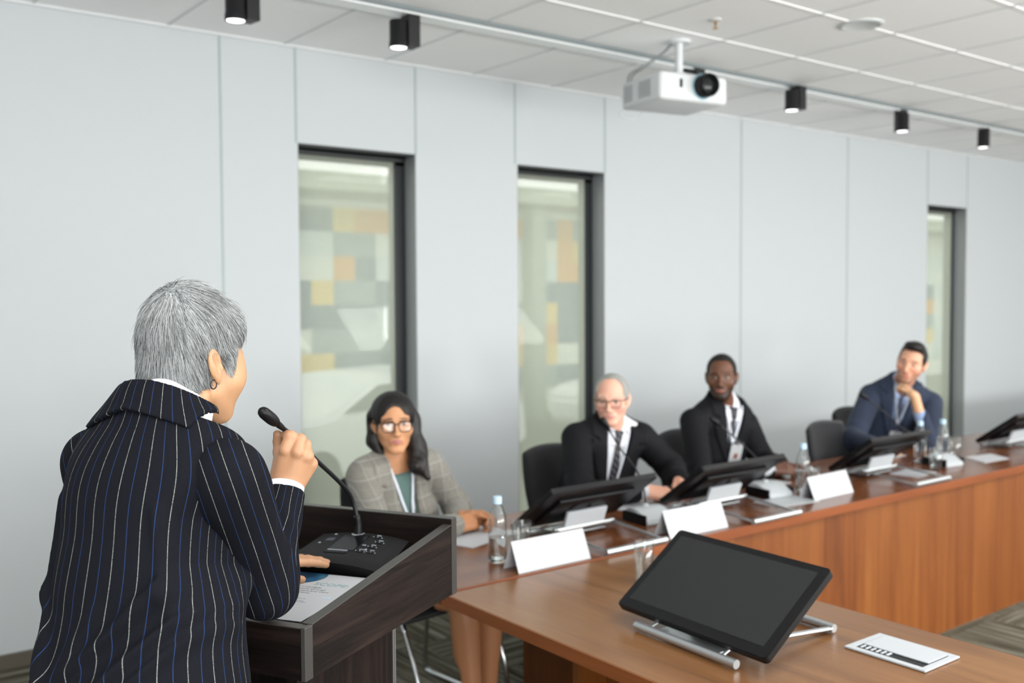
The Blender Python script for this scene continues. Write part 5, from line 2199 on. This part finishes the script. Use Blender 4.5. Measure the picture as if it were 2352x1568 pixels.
ho = dict(lips=(186, 112, 104), brow=(48, 34, 28), beard=(120, 84, 68), beard_k=0.55, jaw=1.0, nose=1.0, iris=(60, 44, 34), lid=(120, 80, 64), hand=(222, 174, 136), brow_h=0.0046, flush=(220, 140, 124))
kn = [V3(5.56, 3.10, 0.52), V3(5.80, 3.06, 0.52)]
legs = [(V3(5.58, 3.54, 0.52), kn[0], V3(5.54, 3.06, 0.10)), (V3(5.76, 3.54, 0.52), kn[1], V3(5.82, 3.04, 0.10))]
t4, _ = suit_person('dark-haired man in a blue suit resting his chin on his hand', GP, hf, ho, (220, 164, 136), T4, arms, [hr, hl],
                    M['bluesuit'], M['blueshirt'], (5.66, 3.5, 0.0), neck_r=0.056, vdepth=0.36, vwid=0.058, hair_fn=male_hair(0.004, 0.012, 0.066, 0.086, 0.030, quiff=1, rough=0.002), hair_mat=M['darkhair'],
                    tie=dict(mat=tie_mat('navy_tie', (24, 36, 62), (30, 44, 74))), lanyard=dict(bottom=0.22, mat=M['lanyard2'], lift=0.015), badge=dict(at=(0.0, 0.150, -0.31), size=(0.075, 0.115), tilt=-0.1), legs=legs, wend=(0.96, 0.62), wr=(0.058, 0.052, 0.050, 0.038))

# ================================================================ the speaker at the lectern
SLoc = (0.42, 1.62, 0.0)
saz = math.radians(58)
SF = V3(math.sin(saz), math.cos(saz), 0)
SRt = V3(math.cos(saz), -math.sin(saz), 0)
NS = dep(378, 988, 1.72)
PS = dep(312, 1706, 1.62)
A5 = unit(NS - PS)
SR = dep(528, 1112, 1.652)
SL = dep(228, 1076, 1.775)
T5 = Torso(PS, NS, SR, SL, 0.94, 1.06, bust=1)
ER, WR = dep(607, 1346, 1.80), dep(656, 1116, 1.905)
F5 = onz(741, 1273, 1.092)
w5 = onz(640, 1286, 1.095)
d5 = unit(F5 - w5)
WL = F5 - d5 * 0.168
WL[2] = 1.098
ELw = SL + V3(0, 0, -0.25) + SF * 0.10 - SRt * 0.02
hf5 = head_frame(dep(434, 838, 1.80), math.radians(63), math.radians(-3), 0.0, 0.95)
ho5 = dict(lips=(180, 110, 104), brow=(70, 62, 58), cheek=1.05, jaw=1.0, nose=-0.4, iris=(40, 28, 20), skull=0.088, skc=-0.008, ear_s=0.95, ear_z=0.006, wide=1, chin_z=0.008, ear_a=0.08, ear_x=0.004)
D = lambda *a: dep(*a)
mcp = [D(656, 1034, 1.888), D(683, 1038, 1.884), D(704, 1049, 1.896), D(713, 1066, 1.915)]
pip = [D(667, 1003, 1.896), D(690, 1009, 1.900), D(703, 1021, 1.915), D(706, 1036, 1.932)]
dip = [D(659, 1001, 1.924), D(680, 1011, 1.934), D(694, 1024, 1.945), D(698, 1040, 1.955)]
tip = [D(649, 1006, 1.938), D(668, 1012, 1.948), D(684, 1026, 1.955), D(690, 1042, 1.960)]
rr_ = [(0.0112, 0.0108, 0.0095, 0.008), (0.0114, 0.0108, 0.0095, 0.008), (0.0104, 0.0098, 0.009, 0.0075), (0.0094, 0.0088, 0.008, 0.007)]
palm = [(WR + (m_ - WR) * 0.10 + (m_ - mcp[1]) * 0.30, m_ + CFn * 0.006, 0.021, 0.0135) for m_, CFn in ((x, np.array(CF)) for x in mcp)]
palm.append((D(640, 1085, 1.915), D(646, 1045, 1.915), 0.016, 0.013))
fingers = [([mcp[i], pip[i], dip[i], tip[i]], list(rr_[i])) for i in range(4)]
fingers.append(([D(646, 1072, 1.918), D(642, 1038, 1.928), D(640, 1014, 1.932), D(637, 997, 1.926)], [0.0150, 0.0120, 0.0105, 0.0085]))
hR = (palm, fingers)
hL = hand_parts(WL, d5, (0.0, 0.0, 1.0), np.cross(d5, V3(0, 0, 1)), (0.10, 0.12, 0.10), 0.95, 0.0)
sp = thing('person', 'grey-haired speaker in a dark pinstripe jacket seen from behind, holding the lectern microphone', 'person', SLoc)
nb5, nt5 = T5.fr.w(0, -0.005, -0.03), hf5.w(0, -0.022, -0.055)


def neck5(p, g=0.0):
    return rc(p, nb5, nt5, 0.055 + g, 0.049 + g)


def body5(p):
    d = T5.sdf(p) + 0.030
    d = smin(d, neck5(p), 0.03)
    q = hf5.loc(p)
    d = smin(d, head_sdf(q, ho5), 0.014)
    # tendon of the neck
    d = smin(d, rc(p, hf5.w(0.060, -0.028, -0.055), T5.fr.w(0.03, 0.045, -0.02), 0.012, 0.010), 0.02)
    for S, E, W_, hp in ((SR, ER, WR, hR), (SL, ELw, WL, hL)):
        d = smin(d, arm_sdf(p, S, E, W_, (0.040, 0.036, 0.036, 0.026), 0.03), 0.02)
        d = smin(d, hand_sdf(p, hp, 0.005), 0.010)
    return d


def tone5(v):
    q = hf5.loc(v)
    c = skin_tone(q, (182, 139, 104), ho5)
    far = (np.linalg.norm(q, axis=1) > 0.18)
    base = np.array(lin((178, 134, 102)), F32)
    red = np.array(lin((164, 110, 84)), F32)
    c[far] = base
    kn_ = np.zeros(len(v))
    for x in mcp + pip:
        kn_ = np.maximum(kn_, np.exp(-(np.linalg.norm(v - x.astype(F32), axis=1) / 0.012) ** 2))
    c = c * (1 - 0.45 * kn_[:, None]) + red * (0.45 * kn_[:, None])
    mole = np.linalg.norm(q - np.array((0.064, 0.056, -0.030), F32), axis=1) < 0.0026
    c[mole] = lin((110, 70, 56))
    return c


pts = np.array([hf5.o, PS, NS, SR, SL, ER, WR, ELw, WL, F5])
sdf_obj('body', body5, pts.min(0) - 0.17, pts.max(0) + 0.17, 0.0024, M['skin'], sp, SLoc, {'tone': tone5}, relax=1)
nail = mat('finger_nail', (232, 190, 170), 0.25)


def dU5(p, k=0.05):
    return smin(T5.sdf(p), neck5(p, -0.002), k)


def fold(x, v, a, b, w, amp):
    a, b = np.array(a), np.array(b)
    ab = b - a
    t = np.clip(((x - a[0]) * ab[0] + (v - a[1]) * ab[1]) / (ab @ ab), 0, 1)
    dd = np.hypot(x - a[0] - t * ab[0], v - a[1] - t * ab[1])
    return amp * np.exp(-(dd / w) ** 2) * np.abs(np.sin(np.pi * (0.15 + 0.83 * t))) ** 0.5


FOLDS = [((.16, -.23), (-.02, -.40), .014, .009), ((.17, -.27), (.00, -.47), .014, .010), ((.165, -.20), (.06, -.31), .011, .007),
         ((.17, -.31), (.05, -.46), .012, .007), ((-.15, -.25), (-.04, -.43), .016, .007), ((-.13, -.33), (.02, -.50), .016, .007), ((.02, -.30), (-.10, -.52), .020, .005),
         ((.10, -.14), (.13, -.30), .012, .005), ((-.12, -.12), (-.14, -.34), .012, .005)]


def jthick(q):
    x, w, v = q[:, 0], q[:, 1], q[:, 2]
    th = 0.019 + 0.0016 * wob(q, 26, 3)
    low = np.clip((-v - 0.30) / 0.2, 0, 1)
    th = th + 0.014 * low
    for a, b, wd, am in FOLDS:
        th = th + 1.7 * fold(x, v, a, b, wd * 0.8, am) * np.clip((0.06 - w) / 0.04, 0, 1)
    return th


def jacket5(p):
    q = T5.fr.loc(p)
    d = dU5(p) - jthick(q)
    xl = 0.132 + 0.022 * np.clip((q[:, 2] + 0.15) / 0.06, 0, 1) + 0.16 * np.clip(q[:, 1], -0.14, 0) * np.clip((q[:, 2] + 0.42) / 0.1, 0, 1) + 0.090 * np.clip((-0.22 - q[:, 2]) / 0.20, 0, 1)
    xr = 0.136 + 0.05 * np.clip((-0.10 - q[:, 2]) / 0.1, 0, 1) + 0.03 * np.clip((-0.30 - q[:, 2]) / 0.12, 0, 1)
    d = smax(smax(d, q[:, 0] - xl, 0.02), -q[:, 0] - xr, 0.02)
    d = smax(d, q[:, 2] - (0.004 - 0.35 * q[:, 1]), 0.004)
    # front opening
    half = 0.06 * np.clip((q[:, 2] + 0.34) / 0.34, 0, 1.5) ** 0.8
    d = np.maximum(d, -np.maximum(np.maximum(np.abs(q[:, 0]) - half, -q[:, 1]), -(q[:, 2] + 0.34)))
    return np.maximum(d, -(q[:, 2] + T5.L + 0.16))


def stripe_body(v):
    q = T5.fr.loc(v)
    th = np.arctan2(q[:, 0] / 0.175, -(q[:, 1] - 0.02) / 0.160)
    return (th * 0.158 + 0.0022 * wob(q, 22, 8) + 0.002 * np.sin(q[:, 2] * 34 + q[:, 0] * 10) + 0.013).astype(F32)


def pinstripe():
    m = mat('dark_navy_pinstripe_wool', (20, 22, 29), 0.9, sheen=0.0, spec=0.12)
    t = NT(m)
    a = t.n('Attribute')
    a.attribute_name = 'stripe'
    u = a.outputs['Fac']
    per = 0.041
    f = t.math('FRACT', t.math('ADD', t.math('MULTIPLY', u, 1 / per), 50.0))
    white = t.math('LESS_THAN', t.math('ABSOLUTE', t.math('SUBTRACT', f, 0.25)), 0.00034 / per)
    blue = t.math('LESS_THAN', t.math('ABSOLUTE', t.math('SUBTRACT', f, 0.75)), 0.00032 / per)
    g = t.noise(t.coord('Object', (1, 1, 1)), 900, 2, 0.7)
    grain = t.math('GREATER_THAN', g, 0.44)
    fibre = t.noise(t.coord('Object'), 700, 2, 0.6)
    base = t.mix(fibre, L4((9, 10, 14)), L4((24, 25, 32)))
    base = t.mix(blue, base, L4((42, 68, 116)))
    base = t.mix(t.math('MULTIPLY', white, t.math('ADD', t.math('MULTIPLY', grain, 0.55), 0.10)), base, L4((200, 204, 196)))
    t.base(base)
    t.bump(fibre, 0.25, 0.0008)
    return m


M['pin'] = pinstripe()
lo5 = np.minimum(PS, NS) - 0.30
hi5 = np.maximum(PS, NS) + 0.30
lo5[2] = 0.70
hi5[2] = NS[2] + 0.16
sdf_obj('jacket', jacket5, lo5, hi5, 0.0040, M['pin'], sp, SLoc, {'stripe': stripe_body}, relax=1)


def collar5(p):
    q = T5.fr.loc(p)
    x, w, v = q[:, 0], q[:, 1], q[:, 2]
    top = 0.044 - 0.45 * (w - 0.0)
    bot = -0.016 - 0.42 * w - 0.16 * np.abs(x)
    k_ = np.clip((top - v) / (top - bot), 0, 1.2)
    rx, rw = 0.074 + 0.030 * k_, 0.064 + 0.036 * k_
    rho = np.sqrt((x / rx) ** 2 + ((w - 0.012 + 0.12 * (top - v)) / rw) ** 2)
    sh = smin((rho - 1) * 0.068, dU5(p) - 0.0232, 0.004)
    d = np.maximum(np.abs(sh) - 0.0036, np.maximum(v - top, bot - v))
    return np.maximum(np.maximum(d, w - 0.018 + 0.25 * np.maximum(x - 0.06, 0)), np.maximum(-x - 0.105, x - 0.112))


def stripe_col(v):
    q = T5.fr.loc(v)
    th = np.arctan2(q[:, 0] / 0.10, -(q[:, 1] - 0.01) / 0.09)
    return (th * 0.135 + 0.10 * q[:, 2] + 0.013).astype(F32)


cl_lo, cl_hi = NS - 0.22, NS + 0.22
sdf_obj('jacket_collar', collar5, cl_lo, cl_hi, 0.0030, M['pin'], sp, SLoc, {'stripe': stripe_col}, relax=1)


def shirt5(p):
    q = T5.fr.loc(p)
    d = T5.sdf(p) - 0.002
    dn = neck5(p, 0.016)
    c_ = np.maximum(np.maximum(dn, -neck5(p, 0.0115)), q[:, 2] - (0.074 - 0.48 * q[:, 1]))
    c_ = np.maximum(c_, -(q[:, 2] + 0.08))
    cut = np.maximum(np.abs(q[:, 0]) - (0.012 + 0.6 * np.maximum(0, q[:, 2] + 0.01)), 0.03 - q[:, 1])
    c_ = np.maximum(c_, -cut)
    d = smin(d, c_, 0.006)
    d = np.maximum(d, np.abs(q[:, 0]) - 0.085)
    return np.maximum(d, -(q[:, 2] + 0.40))


sdf_obj('shirt', shirt5, lo5, hi5 + V3(0, 0, 0.05), 0.0036, M['shirt'], sp, SLoc, relax=1)


def make_sleeve(S, E, W_, r, seed, cap=None, flat=None):
    S, E, W_ = map(np.asarray, (S, E, W_))
    a, b = unit(E - S), unit(W_ - E)
    nr = unit(np.cross(a, b))
    We = E + (W_ - E) * 0.93

    def f(p):
        d = smin(rc(p, S - a * 0.02, E, r[0], r[1]), rc(p, E, We, r[2], r[3]), 0.035)
        if cap is not None:
            d = smin(d, el(p, cap, (0.055, 0.055, 0.054)) , 0.03)
        tt = (p - E.astype(F32)) @ unit(a + b).astype(F32)
        inner = (p - E.astype(F32)) @ unit(b - a).astype(F32)
        d = d - 0.0022 * np.exp(-(tt / 0.11) ** 2) * np.sin(tt * 150 + 2.5 * wob(p, 25, seed)) * np.clip(0.5 + inner / 0.05, 0, 1)
        d = d - 0.0024 * wob(p, 34, seed + 1)
        return smax(d, ((p - We.astype(F32)) @ b.astype(F32)) - 0.004, 0.004)

    def st(v):
        q = v - E.astype(F32)
        side = q @ unit(a + b).astype(F32)
        lat = unit(np.cross(a, -SF * 0.77 + SRt * 0.64))
        if lat @ nr < 0:
            lat = -lat
        up = (q @ lat.astype(F32)) * 1.15
        yy = np.cross(nr, b)
        fo = np.arctan2(q @ nr.astype(F32), q @ yy.astype(F32)) * 0.060
        k_ = np.clip(0.5 + side / 0.10, 0, 1)
        k_ = k_ * k_ * (3 - 2 * k_)
        return (up * (1 - k_) + fo * k_ + 0.006 + 0.0012 * wob(v, 24, seed + 3)).astype(F32)
    pts = np.array([S, E, W_])
    sdf_obj('sleeve', f, pts.min(0) - 0.10, pts.max(0) + 0.10, 0.0032, M['pin'], sp, SLoc, {'stripe': st}, relax=1)
    # shirt cuff
    c0, c1 = E + (W_ - E) * 0.90, E + (W_ - E) * 1.0
    ax = Vector(c1 - c0)
    Rm = ax.to_track_quat('Z', 'Y').to_matrix().to_4x4()
    lg = ax.length
    bm = B()
    q = r[3] - 0.002
    lathe(bm, [(q - 0.004, 0), (q - 0.002, 0), (q - 0.001, lg), (q - 0.003, lg + 0.001), (q - 0.005, lg - 0.002), (q - 0.006, 0)], (0, 0, 0), 40, Matrix.Translation(Vector(c0 - np.array(SLoc))) @ Rm)
    obj('shirt_cuff', bm, M['shirt'], sp, angle=60)


make_sleeve(SR, ER, WR, (0.064, 0.055, 0.050, 0.039), 21, cap=SR - SRt * 0.008 - V3(0, 0, 0.008))
make_sleeve(SL, ELw, WL, (0.058, 0.052, 0.050, 0.040), 31, cap=SL + SRt * 0.012 - V3(0, 0, 0.012))
# trousers and shoes
hipR, hipL = PS + SRt * 0.09, PS - SRt * 0.09
footR, footL = PS * V3(1, 1, 0) + SRt * 0.10 + V3(0, 0, 0.09), PS * V3(1, 1, 0) - SRt * 0.11 + V3(0, 0, 0.09)
sdf_obj('trousers', lambda p: np.maximum(np.maximum(smin(rc(p, hipR, footR, 0.105, 0.062), rc(p, hipL, footL, 0.105, 0.062), 0.03) - 0.003 * wob(p, 18, 4), 0.05 - p[:, 2]), p[:, 2] - 1.02),
        (PS - 0.30) * V3(1, 1, 0) + V3(0, 0, 0.03), PS + V3(0.30, 0.30, 0.12), 0.009, mat('dark_trouser_wool', (20, 22, 28), 0.85), sp, SLoc, relax=1)
for fp in (footR, footL):
    b_ = V3(fp[0], fp[1], 0)
    sdf_obj('shoe', lambda p, b_=b_: np.maximum(smin(rc(p, b_ - SF * 0.04 + V3(0, 0, 0.04), b_ + SF * 0.15 + V3(0, 0, 0.028), 0.036, 0.028), rc(p, b_ + V3(0, 0, .05), b_ + V3(0, 0, .10), .04, .038), 0.02), 0.003 - p[:, 2]),
            b_ - V3(0.25, 0.25, 0), b_ + V3(0.25, 0.25, 0.18), 0.006, M['shoe'], sp, SLoc, relax=1)

# hair: a base volume and single strands over it
EAR = (0.088, -0.004, -0.012)


def cap5(q):
    Xa = np.concatenate([np.abs(q[:, :1]), q[:, 1:]], 1)
    d = el(q, (0, -0.006, 0.052), (0.085, 0.093, 0.106))
    d = smin(d, el(q, (0, -0.038, -0.030), (0.066, 0.056, 0.060)), 0.03)
    d = smin(d, el(q, (0, 0.056, 0.072), (0.070, 0.048, 0.050)), 0.03)
    d = smax(d, -el(q, (0, 0.150, -0.060), (0.110, 0.112, 0.104)), 0.006)
    d = smax(d, -el(Xa, (0.094, -0.006, -0.022), (0.034, 0.034, 0.048)), 0.005)
    d = smax(d, -(q[:, 2] + 0.051 + 0.10 * (q[:, 1] + 0.06)), 0.006)
    sb = smin(rc(Xa, (0.072, 0.026, 0.028), (0.070, 0.030, -0.015), 0.014, 0.006), rc(Xa, (0.070, 0.030, -0.015), (0.069, 0.032, -0.034), 0.006, 0.002), 0.005)
    return smin(d, sb, 0.006)


def capw(p):
    return cap5(hf5.loc(p))


M['basehair'] = mat('grey_hair_base', (104, 108, 110), 0.6)
_t = NT(M['basehair'])
_t.base(_t.ramp(_t.noise(_t.coord('Object', (1, 1, 0.3)), 160, 3, 0.6), [(0.35, (70, 74, 77)), (0.65, (150, 155, 158))]))
vv, ff = nets(lambda p: capw(p) - 0.0008 * wob(p, 160, 3), hf5.o - 0.17, hf5.o + 0.19, 0.0028)
hair = mesh_obj('hair', vv, ff, M['basehair'], sp, SLoc)
rg_ = np.random.RandomState(7)
cand = vv[ff].mean(1)
# keep roots that lie outside the skull only
ql = hf5.loc(cand.astype(F32))
e_ = 0.0015
f0 = capw(cand.astype(F32))
GG = np.stack([capw(cand.astype(F32) + np.array(v_, F32)) - f0 for v_ in ((e_, 0, 0), (0, e_, 0), (0, 0, e_))], 1)
GG /= np.linalg.norm(GG, axis=1)[:, None]
outw = head_sdf(ql, dict(ho5, ears=False)) > -0.002
cand = cand[outw]
ids = rg_.randint(0, len(cand), 21000)
roots = cand[ids] + rg_.normal(size=(len(ids), 3)) * 0.0012
crown = hf5.w(0.004, -0.062, 0.135)
Fv, Uv, Rv = hf5.M[:, 1], hf5.M[:, 2], hf5.M[:, 0]


def flow(P_, s_):
    q = hf5.loc(P_.astype(F32))
    rad = P_ - crown
    rad /= np.linalg.norm(rad, axis=1)[:, None] + 1e-6
    side = np.clip(np.abs(q[:, 0]) / 0.08, 0, 1)[:, None]
    lowb = np.clip((-0.005 - q[:, 2]) / 0.05, 0, 1)[:, None]
    front = np.clip((q[:, 1] - 0.0) / 0.06, 0, 1)[:, None]
    return rad * 1.0 - Uv * (0.55 + 0.6 * s_ + 0.4 * front) + Fv * (0.15 + 0.25 * side + 0.75 * lowb)


qr = hf5.loc(roots.astype(F32))
L_ = 0.030 + 0.030 * rg_.rand(len(roots))
L_ = np.where(qr[:, 2] < -0.01, L_ * 0.62, L_)
L_ = np.where(qr[:, 2] < -0.045, L_ * 0.5, L_)
L_ = np.where((qr[:, 1] > 0.02) & (qr[:, 2] < 0.03), L_ * 0.45, L_)
lift = 0.002 + 0.006 * rg_.rand(len(roots)) ** 2
wild = rg_.rand(len(roots)) < 0.012
lift = np.where(wild & (qr[:, 2] > 0.05), 0.014, lift)


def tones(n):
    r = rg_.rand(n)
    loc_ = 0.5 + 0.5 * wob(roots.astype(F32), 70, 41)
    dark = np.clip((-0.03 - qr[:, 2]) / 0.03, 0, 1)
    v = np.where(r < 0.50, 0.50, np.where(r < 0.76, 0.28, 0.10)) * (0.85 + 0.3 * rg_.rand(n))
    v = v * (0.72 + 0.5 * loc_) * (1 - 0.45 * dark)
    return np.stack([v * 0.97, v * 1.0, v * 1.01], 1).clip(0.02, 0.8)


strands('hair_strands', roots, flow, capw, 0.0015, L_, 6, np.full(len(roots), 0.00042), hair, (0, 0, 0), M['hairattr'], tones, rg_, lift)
hair.children[0].location = (-SLoc[0], -SLoc[1], -SLoc[2])
bm = B()
ec = hf5.w(0.0795, -0.020, -0.034)
tube(bm, [ec - np.array(SLoc) + 0.0078 * (math.cos(a) * Fv - math.sin(a) * Uv) for a in np.linspace(-1.9, 3.9, 22)], 0.0012, 8)
obj('earring', bm, M['black'], sp, smooth=True)
print('LEN upper', np.linalg.norm(SR - ER), 'fore', np.linalg.norm(WR - ER), 'Lup', np.linalg.norm(SL - ELw), 'Lfore', np.linalg.norm(WL - ELw))
